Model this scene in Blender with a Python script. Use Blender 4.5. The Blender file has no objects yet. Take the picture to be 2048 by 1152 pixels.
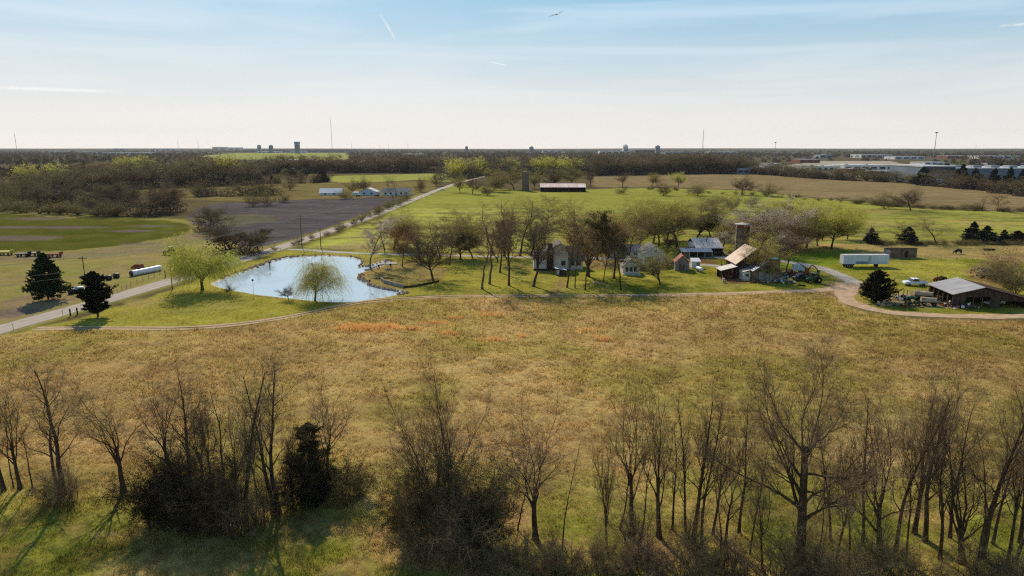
import bpy, math, random
import numpy as np
from mathutils import Vector
R = math.radians
scene = bpy.context.scene
C = scene.collection
# ------------------------------------------------------------------ camera, sky, sun, exposure
PITCH = R(11.55); CAMH = 36.0; FPX = 1365.0
cd = bpy.data.cameras.new('camera'); cd.lens = 36*FPX/2048; cd.sensor_width = 36
cd.clip_start = 0.5; cd.clip_end = 60000
cam = bpy.data.objects.new('camera', cd); C.objects.link(cam)
cam.location = (0, 0, CAMH); cam.rotation_euler = (R(90)-PITCH, 0, 0)
scene.camera = cam
SUN_AZ = R(-20); SUN_EL = R(37)
SUNV = Vector((math.sin(SUN_AZ)*math.cos(SUN_EL), math.cos(SUN_AZ)*math.cos(SUN_EL), math.sin(SUN_EL)))
sd = bpy.data.lights.new('sun', 'SUN'); sd.energy = 5.0; sd.angle = R(0.55); sd.color = (1.0, 0.89, 0.72)
sun = bpy.data.objects.new('sun', sd); C.objects.link(sun)
sun.rotation_euler = SUNV.to_track_quat('Z', 'Y').to_euler(); sun.location = (-60, 60, 150)
vs = scene.view_settings
vs.view_transform = 'Standard'; vs.look = 'None'; vs.gamma = 1; vs.exposure = 0.02; vs.use_curve_mapping = False
scene.cycles.max_bounces = 5; scene.cycles.diffuse_bounces = 2; scene.cycles.glossy_bounces = 2
scene.cycles.transparent_max_bounces = 4; scene.cycles.volume_bounces = 0
scene.cycles.use_denoising = False; scene.cycles.use_adaptive_sampling = False; scene.cycles.filter_width = 1.2

def cdir(px, py):
    dx = (px-1024)/FPX; dy = (576-py)/FPX
    return (dx, math.cos(PITCH)+dy*math.sin(PITCH), -math.sin(PITCH)+dy*math.cos(PITCH))
def at(px, py, z=0.0):                     # ground point seen at a pixel of the photograph
    d = cdir(px, py); t = (z-CAMH)/d[2]
    return (d[0]*t, d[1]*t)
def height_at(Y, pytop):                   # how high something at distance Y reaches
    d = cdir(1024, pytop); return CAMH + Y*d[2]/d[1]
def mpp(Y, z=0.0):                         # metres per photo pixel at distance Y
    return (Y*math.cos(PITCH)+(CAMH-z)*math.sin(PITCH))/FPX
def dirpt(px, py, dist):
    d = Vector(cdir(px, py)).normalized(); return Vector((0, 0, CAMH))+d*dist

world = bpy.data.worlds.new('World'); scene.world = world; world.use_nodes = True
world.cycles.sampling_method = 'NONE'; scene.cycles.use_light_tree = False; scene.cycles.sample_clamp_indirect = 4
def build_world():
    nt = world.node_tree; N = nt.nodes; L = nt.links; N.clear()
    out = N.new('ShaderNodeOutputWorld'); bg = N.new('ShaderNodeBackground')
    sky = N.new('ShaderNodeTexSky'); sky.sky_type = 'NISHITA'; sky.sun_disc = False
    sky.sun_elevation = SUN_EL; sky.sun_rotation = SUN_AZ % (2*math.pi); sky.altitude = 300
    sky.air_density = 1.0; sky.dust_density = 1.6; sky.ozone_density = 1.5
    tc = N.new('ShaderNodeTexCoord')
    sep = N.new('ShaderNodeSeparateXYZ'); L.new(tc.outputs['Generated'], sep.inputs[0])
    def math_(op, a, b=None, c=None, clamp=False):
        m = N.new('ShaderNodeMath'); m.operation = op; m.use_clamp = clamp
        for i, v in enumerate((a, b, c)):
            if v is None: continue
            if isinstance(v, (int, float)): m.inputs[i].default_value = v
            else: L.new(v, m.inputs[i])
        return m.outputs[0]
    def mapr(v, a, b, c, d):
        m = N.new('ShaderNodeMapRange'); m.interpolation_type = 'SMOOTHSTEP'
        L.new(v, m.inputs[0])
        for i, k in enumerate((a, b, c, d)): m.inputs[1+i].default_value = k
        return m.outputs[0]
    def mix(f, a, b):
        m = N.new('ShaderNodeMix'); m.data_type = 'RGBA'
        if isinstance(f, float): m.inputs[0].default_value = f
        else: L.new(f, m.inputs[0])
        for s, v in ((m.inputs[6], a), (m.inputs[7], b)):
            if isinstance(v, tuple): s.default_value = (*v, 1)
            else: L.new(v, s)
        return m.outputs[2]
    z = sep.outputs[2]
    # thin high veil, streaked sideways
    mp = N.new('ShaderNodeMapping'); mp.inputs['Scale'].default_value = (1.2, 1.2, 14)
    L.new(tc.outputs['Generated'], mp.inputs[0])
    n1 = N.new('ShaderNodeTexNoise'); n1.inputs['Scale'].default_value = 1.6; n1.inputs['Detail'].default_value = 7
    n1.inputs['Roughness'].default_value = 0.5; n1.inputs['Distortion'].default_value = 0.6; L.new(mp.outputs[0], n1.inputs[0])
    veil = mapr(n1.outputs[0], 0.40, 0.66, 0.0, 1.0)
    hz = mapr(z, -0.05, 0.25, 1.0, 0.0)
    left = mapr(sep.outputs[0], -0.75, 0.55, 1.0, 0.0)
    VK = 10.0
    f1 = math_('MULTIPLY', hz, 1.0)
    f2 = math_('ADD', math_('MULTIPLY', veil, 0.40), math_('MULTIPLY', left, 0.20))
    base = mix(0.80, sky.outputs[0], (0.17*VK, 0.52*VK, 0.78*VK))
    c1 = mix(math_('MULTIPLY', f2, 1.0, clamp=True), base, (0.74*VK, 0.90*VK, 1.03*VK))
    c2 = mix(math_('MULTIPLY', f1, 1.0, clamp=True), c1, (1.03*VK, 0.94*VK, 0.85*VK))
    # the sky overhead, above the picture, is a deeper blue
    c2 = mix(mapr(z, 0.38, 0.75, 0.0, 1.0), c2, (0.085*VK, 0.19*VK, 0.42*VK))
    # contrails: thin bright bands along great circles of the sky
    def trail(col, p, q, w, s):
        a = Vector(cdir(*p)).normalized(); b = Vector(cdir(*q)).normalized()
        n = a.cross(b).normalized(); m = (a+b).normalized(); half = a.dot(m)
        nm = N.new('ShaderNodeVectorMath'); nm.operation = 'NORMALIZE'; L.new(tc.outputs['Generated'], nm.inputs[0])
        def dot(v):
            d = N.new('ShaderNodeVectorMath'); d.operation = 'DOT_PRODUCT'; L.new(nm.outputs[0], d.inputs[0]); d.inputs[1].default_value = v
            return d.outputs['Value']
        dd = math_('ABSOLUTE', dot(n)); across = mapr(dd, 0.0, w, 1.0, 0.0)
        along = mapr(dot(m), half-(1-half)*0.6, 1.0, 0.0, 1.0)
        pn = N.new('ShaderNodeTexNoise'); pn.inputs['Scale'].default_value = 90; L.new(tc.outputs['Generated'], pn.inputs[0])
        f = math_('MULTIPLY', math_('MULTIPLY', across, along), math_('MULTIPLY', mapr(pn.outputs[0], 0.3, 0.6, 0.35, 1.0), s), clamp=True)
        return mix(f, col, (1.0*VK, 0.99*VK, 0.97*VK))
    c3 = trail(c2, (-60, 173), (225, 183), 0.0032, 1.0)
    c3 = trail(c3, (762, 30), (790, 78), 0.0026, 0.6)
    c3 = trail(c3, (980, 124), (1012, 130), 0.0012, 0.8)
    c3 = trail(c3, (2000, 52), (2060, 47), 0.0022, 0.6)
    L.new(c3, bg.inputs[0]); bg.inputs[1].default_value = 0.095
    L.new(bg.outputs[0], out.inputs[0])
build_world()

# ------------------------------------------------------------------ materials
def lin(c):
    c = np.asarray(c, float)/255.0
    return np.where(c <= 0.04045, c/12.92, ((c+0.055)/1.055)**2.4)
def L3(*c): return tuple(lin(c))
MATS = {}
def M(name, c1, c2=None, scale=1.0, rough=0.85, metal=0.0, bump=0.0, stripes=None, rand=0.0, trans=0.0, spec=None, attr=None, bscale=None, coords='Object'):
    """two-tone procedural material; stripes=(axis vector, period) adds boards / corrugation; trans lets light through leaves"""
    if name in MATS: return MATS[name]
    m = bpy.data.materials.new(name); m.use_nodes = True; MATS[name] = m
    nt = m.node_tree; N = nt.nodes; L = nt.links
    b = N['Principled BSDF']; out = N['Material Output']
    b.inputs['Roughness'].default_value = rough; b.inputs['Metallic'].default_value = metal
    b.inputs['Specular IOR Level'].default_value = (.04 if rough > .78 else .3) if spec is None else spec
    c2 = c2 or tuple(v*0.75 for v in c1)
    tc = N.new('ShaderNodeTexCoord'); src = tc.outputs[coords]
    n = N.new('ShaderNodeTexNoise'); n.inputs['Scale'].default_value = scale; n.inputs['Detail'].default_value = 5
    n.inputs['Roughness'].default_value = 0.65; L.new(src, n.inputs[0])
    mr = N.new('ShaderNodeMapRange'); L.new(n.outputs[0], mr.inputs[0]); mr.inputs[1].default_value = 0.35; mr.inputs[2].default_value = 0.65
    mx = N.new('ShaderNodeMix'); mx.data_type = 'RGBA'; L.new(mr.outputs[0], mx.inputs[0])
    mx.inputs[6].default_value = (*c1, 1); mx.inputs[7].default_value = (*c2, 1)
    col = mx.outputs[2]
    hgt = n.outputs[0]
    if stripes:
        ax, per, dark = stripes
        dt = N.new('ShaderNodeVectorMath'); dt.operation = 'DOT_PRODUCT'; L.new(src, dt.inputs[0]); dt.inputs[1].default_value = ax
        k = N.new('ShaderNodeMath'); k.operation = 'MULTIPLY'; L.new(dt.outputs['Value'], k.inputs[0]); k.inputs[1].default_value = 1.0/per
        fl = N.new('ShaderNodeMath'); fl.operation = 'FLOOR'; L.new(k.outputs[0], fl.inputs[0])
        wn = N.new('ShaderNodeTexWhiteNoise'); wn.noise_dimensions = '1D'; L.new(fl.outputs[0], wn.inputs['W'])
        ma = N.new('ShaderNodeMapRange'); L.new(wn.outputs[0], ma.inputs[0]); ma.inputs[3].default_value = 1-dark; ma.inputs[4].default_value = 1+dark*0.4
        mm = N.new('ShaderNodeVectorMath'); mm.operation = 'SCALE'; L.new(col, mm.inputs[0]); L.new(ma.outputs[0], mm.inputs['Scale'])
        col = mm.outputs[0]
        sn = N.new('ShaderNodeMath'); sn.operation = 'PINGPONG'; L.new(k.outputs[0], sn.inputs[0]); sn.inputs[1].default_value = 0.5
        hgt = sn.outputs[0]
    if attr:
        a = N.new('ShaderNodeAttribute'); a.attribute_name = attr
        mm = N.new('ShaderNodeMix'); mm.data_type = 'RGBA'; mm.blend_type = 'MULTIPLY'; mm.inputs[0].default_value = 1
        L.new(col, mm.inputs[6]); L.new(a.outputs['Color'], mm.inputs[7]); col = mm.outputs[2]
    if rand:
        oi = N.new('ShaderNodeObjectInfo')
        hs = N.new('ShaderNodeHueSaturation'); L.new(col, hs.inputs['Color'])
        a = N.new('ShaderNodeMapRange'); L.new(oi.outputs['Random'], a.inputs[0]); a.inputs[3].default_value = 1-rand; a.inputs[4].default_value = 1+rand
        L.new(a.outputs[0], hs.inputs['Value'])
        w2 = N.new('ShaderNodeTexWhiteNoise'); w2.noise_dimensions = '1D'; L.new(oi.outputs['Random'], w2.inputs['W'])
        a2 = N.new('ShaderNodeMapRange'); L.new(w2.outputs[0], a2.inputs[0]); a2.inputs[3].default_value = 0.5-rand*0.07; a2.inputs[4].default_value = 0.5+rand*0.09
        L.new(a2.outputs[0], hs.inputs['Hue']); col = hs.outputs[0]
    L.new(col, b.inputs['Base Color'])
    if bump:
        bp = N.new('ShaderNodeBump'); bp.inputs['Strength'].default_value = min(1, bump); bp.inputs['Distance'].default_value = bscale or 0.05
        L.new(hgt, bp.inputs['Height']); L.new(bp.outputs[0], b.inputs['Normal'])
    if trans:
        t = N.new('ShaderNodeBsdfTranslucent'); ms = N.new('ShaderNodeMixShader'); ms.inputs[0].default_value = trans
        L.new(col, t.inputs[0]); L.new(b.outputs[0], ms.inputs[1]); L.new(t.outputs[0], ms.inputs[2]); L.new(ms.outputs[0], out.inputs[0])
    return m

# ------------------------------------------------------------------ object helpers
def tag(o, label=None, cat=None, group=None, kind=None):
    if label: o['label'] = label
    if cat: o['category'] = cat
    if group: o['group'] = group
    if kind: o['kind'] = kind
    return o
def empty(name, loc, rz=0.0, label=None, cat=None, group=None):
    o = bpy.data.objects.new(name, None); C.objects.link(o); o.empty_display_size = 0.5
    o.location = (loc[0], loc[1], loc[2] if len(loc) > 2 else 0.0); o.rotation_euler = (0, 0, rz)
    return tag(o, label, cat, group)
def mesh_np(name, V, F, mats, mi=None, smooth=False, cols=None):
    """V (n,3) array; F list of (m,k) int arrays; one material index array or None"""
    me = bpy.data.meshes.new(name)
    V = np.asarray(V, np.float32)
    me.vertices.add(len(V)); me.vertices.foreach_set('co', V.ravel())
    F = [np.asarray(f, np.int32) for f in F if len(f)]
    nl = sum(f.size for f in F); nf = sum(len(f) for f in F)
    me.loops.add(nl); me.polygons.add(nf)
    me.loops.foreach_set('vertex_index', np.concatenate([f.ravel() for f in F]))
    tot = np.concatenate([np.full(len(f), f.shape[1], np.int32) for f in F])
    st = np.concatenate([[0], np.cumsum(tot)[:-1]]).astype(np.int32)
    me.polygons.foreach_set('loop_start', st)
    for m in mats: me.materials.append(m)
    if mi is not None: me.polygons.foreach_set('material_index', np.asarray(mi, np.int32))
    if smooth: me.polygons.foreach_set('use_smooth', np.ones(nf, bool))
    me.update(calc_edges=True)
    if cols:
        for k, v in cols.items():
            a = me.color_attributes.new(k, 'FLOAT_COLOR', 'POINT')
            c = np.ones((len(V), 4), np.float32); c[:, :3] = v
            a.data.foreach_set('color', c.ravel())
    return me
def obj(name, me, parent=None, loc=None):
    o = bpy.data.objects.new(name, me); C.objects.link(o)
    if parent: o.parent = parent
    if loc is not None: o.location = loc
    return o
class MB:
    def __init__(s): s.v = []; s.f = []
    def add(s, vs, fs):
        n = len(s.v); s.v += [tuple(p) for p in vs]; s.f += [tuple(i+n for i in f) for f in fs]; return s
    def box(s, x0, x1, y0, y1, z0, z1):
        return s.add([(x0,y0,z0),(x1,y0,z0),(x1,y1,z0),(x0,y1,z0),(x0,y0,z1),(x1,y0,z1),(x1,y1,z1),(x0,y1,z1)],
                     [(0,3,2,1),(4,5,6,7),(0,1,5,4),(1,2,6,5),(2,3,7,6),(3,0,4,7)])
    def prism(s, prof, y0, y1, ax='y'):     # prof: (x,z) outline extruded along y (or (y,z) along x)
        n = len(prof)
        if ax == 'y': vs = [(a, y0, b) for a, b in prof]+[(a, y1, b) for a, b in prof]
        else: vs = [(y0, a, b) for a, b in prof]+[(y1, a, b) for a, b in prof]
        return s.add(vs, [tuple(range(n)), tuple(range(2*n-1, n-1, -1))]+[(i, i+n, (i+1) % n+n, (i+1) % n) for i in range(n)])
    def tube(s, pts, r, n=8, cap=True):
        P = [Vector(p) for p in pts]; K = len(P); rs = r if isinstance(r, (list, tuple)) else [r]*K
        vs = []
        for i, p in enumerate(P):
            t = (P[min(i+1, K-1)]-P[max(i-1, 0)]).normalized()
            a = t.cross(Vector((0, 0, 1)) if abs(t.z) < 0.9 else Vector((1, 0, 0))).normalized(); b = t.cross(a)
            vs += [p+(a*math.cos(2*math.pi*k/n)+b*math.sin(2*math.pi*k/n))*rs[i] for k in range(n)]
        fs = [(i*n+k, i*n+(k+1) % n, (i+1)*n+(k+1) % n, (i+1)*n+k) for i in range(K-1) for k in range(n)]
        if cap: fs += [tuple(range(n-1, -1, -1)), tuple((K-1)*n+k for k in range(n))]
        return s.add(vs, fs)
    def lathe(s, prof, n=16, axis='z', c=(0, 0, 0)):   # prof (r, h)
        vs = []
        for r, h in prof:
            for k in range(n):
                a = 2*math.pi*k/n; p = (r*math.cos(a), r*math.sin(a), h)
                if axis == 'y': p = (p[0], p[2], p[1])
                if axis == 'x': p = (p[2], p[0], p[1])
                vs.append((p[0]+c[0], p[1]+c[1], p[2]+c[2]))
        K = len(prof)
        fs = [(i*n+k, i*n+(k+1) % n, (i+1)*n+(k+1) % n, (i+1)*n+k) for i in range(K-1) for k in range(n)]
        fs += [tuple(range(n-1, -1, -1)), tuple((K-1)*n+k for k in range(n))]
        return s.add(vs, fs)
    def blob(s, c, r, seed=0, n=10, rough=0.15):
        rg = random.Random(seed); ph = [rg.uniform(0, 6.28) for _ in range(6)]
        vs = []; m = n//2+1
        for i in range(m+1):
            th = math.pi*i/m
            for k in range(n):
                a = 2*math.pi*k/n
                q = 1+rough*(math.sin(3*a+ph[0]+2*th)+math.sin(5*th+ph[1]+a)+0.6*math.sin(7*a+ph[2]))
                vs.append((c[0]+r[0]*q*math.sin(th)*math.cos(a), c[1]+r[1]*q*math.sin(th)*math.sin(a), c[2]+r[2]*q*math.cos(th)))
        return s.add(vs, [(i*n+k, i*n+(k+1) % n, (i+1)*n+(k+1) % n, (i+1)*n+k) for i in range(m) for k in range(n)])
    def build(s, name, mat, parent=None, smooth=False, bevel=0):
        me = bpy.data.meshes.new(name); me.from_pydata(s.v, [], s.f)
        me.materials.append(mat)
        import bmesh
        bm = bmesh.new(); bm.from_mesh(me)
        bmesh.ops.recalc_face_normals(bm, faces=bm.faces)
        if bevel: bmesh.ops.bevel(bm, geom=bm.edges[:], offset=bevel, segments=1, affect='EDGES')
        bm.to_mesh(me); bm.free()
        if smooth: me.polygons.foreach_set('use_smooth', [True]*len(me.polygons))
        me.update()
        return obj(name, me, parent)
# ------------------------------------------------------------------ trees
def nrm(v): return v/np.maximum(np.linalg.norm(v, axis=-1, keepdims=True), 1e-9)
def paths(rng, P0, D0, Ln, R0, K, wig, trop, tip, droop=0.0):
    n = len(P0); P = np.zeros((n, K+1, 3)); Rr = np.zeros((n, K+1)); P[:, 0] = P0; D = nrm(D0.copy())
    up = np.array([0, 0, 1.0])
    for i in range(K):
        D = nrm(D+rng.normal(0, wig, (n, 3))+up*trop-up*droop*(i/K))
        P[:, i+1] = P[:, i]+D*(Ln/K)[:, None]
    t = np.linspace(0, 1, K+1)
    Rr[:] = R0[:, None]*(tip+(1-tip)*(1-t[None])**1.25)
    return P, Rr
def spawn(rng, P, Rr, Ln, nch, t0, t1, ang, asd, lr, lfall, rr, rmin=0.0, flat=0.0, var=(.7, 1.2)):
    n, K1, _ = P.shape; K = K1-1
    t = (np.arange(nch)[None]+rng.random((n, nch)))/nch*(t1-t0)+t0
    t = np.clip(t, 0, 0.999); f = t*K; i = f.astype(int); u = (f-i)[..., None]
    ar = np.arange(n)[:, None]
    a = P[ar, i]; b = P[ar, i+1]; pos = a*(1-u)+b*u; T = nrm(b-a)
    r = Rr[ar, i]*(1-u[..., 0])+Rr[ar, i+1]*u[..., 0]
    az = rng.random((n, 1))*6.283+np.arange(nch)[None]*2.39996+rng.normal(0, .25, (n, nch))
    ref = np.where(np.abs(T[..., 2:3]) < .9, np.array([0, 0, 1.0]), np.array([1.0, 0, 0]))
    A = nrm(np.cross(T, ref)); B = np.cross(T, A)
    an = np.abs(rng.normal(ang, asd, (n, nch)))[..., None]
    D = T*np.cos(an)+(A*np.cos(az)[..., None]+B*np.sin(az)[..., None])*np.sin(an)
    if flat: D[..., 2] *= (1-flat)
    L2 = Ln[:, None]*lr*(1-lfall*t)*rng.uniform(*var, (n, nch))*np.clip(1.25-.45*an[..., 0]/max(ang, .1), .5, 1.2)
    R2 = np.maximum(r*rr*rng.uniform(.8, 1.1, (n, nch)), rmin)
    R2 = np.minimum(R2, r*.95)
    return pos.reshape(-1, 3), nrm(D).reshape(-1, 3), L2.ravel(), R2.ravel()
def tubes(P, Rr, s):
    n, K1, _ = P.shape
    T = np.zeros_like(P); T[:, 1:-1] = P[:, 2:]-P[:, :-2]; T[:, 0] = P[:, 1]-P[:, 0]; T[:, -1] = P[:, -1]-P[:, -2]; T = nrm(T)
    ref = np.where(np.abs(T[:, :1, 2:3]) < .8, np.array([0, 0, 1.0]), np.array([1.0, 0, 0]))
    A = nrm(np.cross(T, np.broadcast_to(ref, T.shape))); B = np.cross(T, A)
    a = np.arange(s)*2*math.pi/s
    V = P[:, :, None]+(A[:, :, None]*np.cos(a)[:, None]+B[:, :, None]*np.sin(a)[:, None])*Rr[:, :, None, None]
    idx = np.arange(n*K1*s).reshape(n, K1, s)
    F = np.stack([idx[:, :-1], np.roll(idx[:, :-1], -1, 2), np.roll(idx[:, 1:], -1, 2), idx[:, 1:]], -1).reshape(-1, 4)
    return V.reshape(-1, 3), F
def leaves(rng, P, per, size, spread, up=0.3):
    """little leaf faces scattered about path points"""
    n, K1, _ = P.shape; tot = n*per
    k = rng.integers(0, K1-1, tot); u = rng.random((tot, 1)); ar = np.repeat(np.arange(n), per)
    c = P[ar, k]*(1-u)+P[ar, k+1]*u+rng.normal(0, spread, (tot, 3))
    a = nrm(rng.normal(0, 1, (tot, 3))); b = nrm(np.cross(a, rng.normal(0, 1, (tot, 3))))
    s = (size*rng.uniform(.6, 1.4, tot))[:, None]
    V = np.stack([c+a*s, c-a*s*.5+b*s*.55, c-a*s*.5-b*s*.55], 1).reshape(-1, 3)
    return V, np.arange(tot*3).reshape(-1, 3)
def join(parts):
    """parts: list of (V, F, matindex)"""
    off = 0; Vs = []; Q = []; T = []; mq = []; mt = []
    for V, F, m in parts:
        Vs.append(V)
        if F.shape[1] == 4: Q.append(F+off); mq.append(np.full(len(F), m))
        else: T.append(F+off); mt.append(np.full(len(F), m))
        off += len(V)
    Fs = ([np.concatenate(Q)] if Q else [])+([np.concatenate(T)] if T else [])
    return np.concatenate(Vs), Fs, np.concatenate(mq+mt)

def make_bare(seed, H=10.0, kind='oval', detail=1.0, r0=None, tw=0.022, mats=None, leaf=None, lean=(0, 0), rtw=1.0, W=None, under=0):
    """a leafless (or barely budding) broadleaf tree of height H and crown width W: trunk mesh, crown mesh, crown width"""
    rng = np.random.default_rng(seed); r0 = r0 or H*0.016
    P0 = np.zeros((1, 3)); P0[0, 2] = -0.15
    # trunk length, segments, limbs, first limb, last limb, limb angle, limb length, shortening upwards
    tl, K0, nch, t0, t1, ang, lr, fall = dict(oval=(.86, 6, 15, .26, .99, .56, .56, .42), upright=(.90, 8, 11, .38, .98, .46, .42, .30), spread=(.30, 4, 13, .45, .99, .72, 2.1, .1),
             vase=(.20, 3, 10, .50, .99, .36, 3.7, .15), fork=(.34, 3, 8, .50, .99, .40, 1.9, .15), round=(.45, 5, 14, .35, .98, .75, 1.15, .25),
             oak=(.40, 5, 13, .40, .99, .74, 1.45, .15), shrub=(.03, 2, 14, .1, .98, .50, 28., .15))[kind]
    mono = tl > .7
    sk = []                                                 # (paths, radii, sides, material, part)
    D0 = np.array([[lean[0], lean[1], 1.0]]); L0 = np.array([H*tl])
    P, Rr = paths(rng, P0, D0, L0, np.array([r0]), K0*2, .055 if kind != 'oak' else .03, .03, .16 if mono else .55)
    Rr[:, 0] *= 1.35; sk.append((P, Rr, 8, 0, 0))
    tro = dict(oval=.07, upright=.11, spread=.05, vase=.05, fork=.07, round=.06, oak=.05, shrub=.05)[kind]
    p, d, l, r = spawn(rng, P, Rr, L0, nch, t0, t1, ang, .12 if mono else .24, lr, fall, .55, var=(.88, 1.1))
    P1, R1 = paths(rng, p, d, l, r, 8, .14, tro, .06); R1 *= (1-.35*np.sin(np.linspace(0, 1, 9)*3.14))
    sk.append((P1, R1, 6, 0, 0 if kind in ('fork', 'vase', 'oak', 'spread') else 1))
    dd = detail**.5
    p, d, l, r = spawn(rng, P1, R1, l, max(4, int((11 if not mono else 7)*dd)), .15, .98, .58, .18, .50, .35, .55, tw)
    P2, R2 = paths(rng, p, d, l, r, 5, .15, tro*.7, .15); sk.append((P2, R2, 4, 0, 1))
    p, d, l, r = spawn(rng, P2, R2, l, max(3, int(7*dd)), .12, 1.0, .58, .2, .58, .3, .55, tw*.7)
    P3, R3 = paths(rng, p, d, l, r, 3, .15, tro*.6, .4); sk.append((P3, R3, 3, 1, 1))
    if detail > .45:
        p, d, l, r = spawn(rng, P3, R3, l, max(2, int(6*dd)), .1, 1.0, .6, .2, .7, .2, .7, tw*.5*rtw)
        P4, R4 = paths(rng, p, d, l, r, 2 if detail >= 1 else 1, .12, .04, .5); sk.append((P4, R4, 3, 1, 1))
    zt = np.percentile(sk[-1][0][..., 2], 98.8); xs = sk[-1][0][..., 0]
    w = np.percentile(xs, 97)-np.percentile(xs, 3); sx = 1.0 if W is None else min(max(W/w, .4), 2.4)
    sc = np.array([sx, sx, H/zt]); parts = ([], [])
    for P, Rr, n, m, k in sk: parts[k].append((*tubes(P*sc, Rr, n), m))
    if leaf: V, F = leaves(rng, sk[-1][0]*sc, *leaf); parts[1].append((V, F, 2))
    if under:
        n = under; a = rng.uniform(0, 6.283, n); q = np.sqrt(rng.random(n))*w*sx*.5
        c = np.stack([q*np.cos(a), q*np.sin(a), rng.random(n)**1.5*H*.42], 1); e = nrm(rng.normal(0, 1, (n, 3))); f = nrm(np.cross(e, rng.normal(0, 1, (n, 3)))); s_ = rng.uniform(.2, .5, (n, 1))
        parts[1].append((np.maximum(np.stack([c+e*s_, c-e*s_*.5+f*s_*.5, c-e*s_*.5-f*s_*.5], 1).reshape(-1, 3), [-99, -99, .02]), np.arange(n*3).reshape(-1, 3), 1))
    Vt, Ft, mt = join(parts[0]); Vc, Fc, mc = join(parts[1])
    ms = mats or (MATS['bark'], MATS['twig'], MATS['leaf_yellow'])
    return mesh_np('trunk', Vt, Ft, ms, mt, True), mesh_np('crown', Vc, Fc, ms, mc), w*sx
def make_willow(seed, H=10.0, leafy=1.0, mats=None, W=12.0, r0=None, hang=.4):
    rng = np.random.default_rng(seed); r0 = r0 or H*.028
    P, Rr = paths(rng, np.array([[0, 0, -.15]]), np.array([[0, 0, 1.0]]), np.array([H*.24]), np.array([r0]), 4, .04, 0, .85)
    Rr[:, 0] *= 1.3
    sk = [(P, Rr, 9, 0, 0)]
    p, d, l, r = spawn(rng, P, Rr, np.array([H*.24]), 11, .55, .99, .62, .30, 3.0, .2, .42)
    P1, R1 = paths(rng, p, d, l, r, 8, .10, .04, .15); sk.append((P1, R1, 6, 0, 0))
    p, d, l, r = spawn(rng, P1, R1, l, 11, .25, 1., .7, .2, .42, .35, .5, .03)
    P2, R2 = paths(rng, p, d, l, r, 6, .12, .06, .3, .12); sk.append((P2, R2, 4, 0, 1))
    p, d, l, r = spawn(rng, P2, R2, l, 15, .15, 1., .8, .2, 1.0, .2, .5, .012)
    l = rng.uniform(H*hang*.35, H*hang, len(l)); d = nrm(d*[.55, .55, .3]-[0, 0, .30])
    P3, R3 = paths(rng, p, d, l, r*.7, 6, .06, 0, .5, .85)
    sk.append((P3, R3, 3, 1, 1))
    zt = np.percentile(sk[2][0][..., 2], 99.7); xs = P3[..., 0]; w = np.percentile(xs, 98)-np.percentile(xs, 2); sc = np.array([W/w, W/w, H/zt])
    parts = ([], [])
    for P, Rr, n, m, k in sk:
        Q = P*sc
        if m == 1: Q[..., 2] = np.maximum(Q[..., 2], .35)
        parts[k].append((*tubes(Q, Rr, n), m))
    V, F = leaves(rng, Q, int(10*leafy), .07, .07); parts[1].append((V, F, 2))
    Vt, Ft, mt_ = join(parts[0]); Vc, Fc, mc = join(parts[1])
    return mesh_np('trunk', Vt, Ft, mats, mt_, True), mesh_np('crown', Vc, Fc, mats, mc), W
def make_conifer(seed, H=10.0, base=.08, wid=.5, shape='cone', dens=1.0, mats=None, leafsize=.16):
    rng = np.random.default_rng(seed)
    P, Rr = paths(rng, np.array([[0, 0, -.15]]), np.array([[0, 0, 1.0]]), np.array([H*.97]), np.array([H*.022]), 10, .015, 0, .1)
    tr = [(*tubes(P, Rr, 8), 0)]
    nb = int(130*dens); t = np.sort(rng.uniform(base, .98, nb)); az = np.arange(nb)*2.39996+rng.normal(0, .5, nb)
    h = t*H
    u = (t-base)/(1-base)
    if shape == 'cone': prof = (1-u)**.75*(.35+.65*np.minimum(1, u*7+.3))
    elif shape == 'lumpy': prof = np.sin(np.clip(u*.93+.07, 0, 1)*math.pi)**.55*(1-.35*u)*(.8+.3*np.sin(u*16+seed))
    else: prof = (1-u**2.2)*(.6+.4*np.minimum(1, u*5))*.9
    az_b = 1+.18*np.sin(az*3+seed)+rng.normal(0, .13, nb)
    ln = np.maximum(prof*H*wid*.5*az_b, .12*H*.3)
    lift = dict(cone=.12, lumpy=.5, bush=.5)[shape]
    D = np.stack([np.cos(az), np.sin(az), lift+rng.normal(0, .15, nb)], 1)
    B0 = np.stack([np.zeros(nb), np.zeros(nb), h-ln*lift*.6], 1); B0[:, 2] = np.maximum(B0[:, 2], .2)
    P1, R1 = paths(rng, B0, D, ln, np.maximum(ln*.02, .015), 5, .06, .02, .2, .05)
    cr = [(*tubes(P1, R1, 3), 0)]
    p, d, l, r = spawn(rng, P1, R1, ln, 9, .25, 1., .7, .2, .38, .4, .6, .01)
    P2, R2 = paths(rng, p, d, l, r, 3, .12, .03, .3); cr.append((*tubes(P2, R2, 3), 0))
    V, F = leaves(rng, P2, int(26*dens), leafsize, .09*H/10); cr.append((V, F, 2))
    V, F = leaves(rng, P1, int(24*dens), leafsize, .12*H/10); cr.append((V, F, 2))
    Vt, Ft, mt = join(tr); Vc, Fc, mc = join(cr)
    Vc[:, 2] = np.maximum(Vc[:, 2], .05)
    q = H/np.percentile(Vc[:, 2], 99.95); Vc = Vc*[1, 1, q]; Vt = Vt*[1, 1, q]
    w = np.percentile(Vc[:, 0], 99.6)-np.percentile(Vc[:, 0], .4)
    return mesh_np('trunk', Vt, Ft, mats, mt, True), mesh_np('crown', Vc, Fc, mats, mc), w
TC = 0
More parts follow.
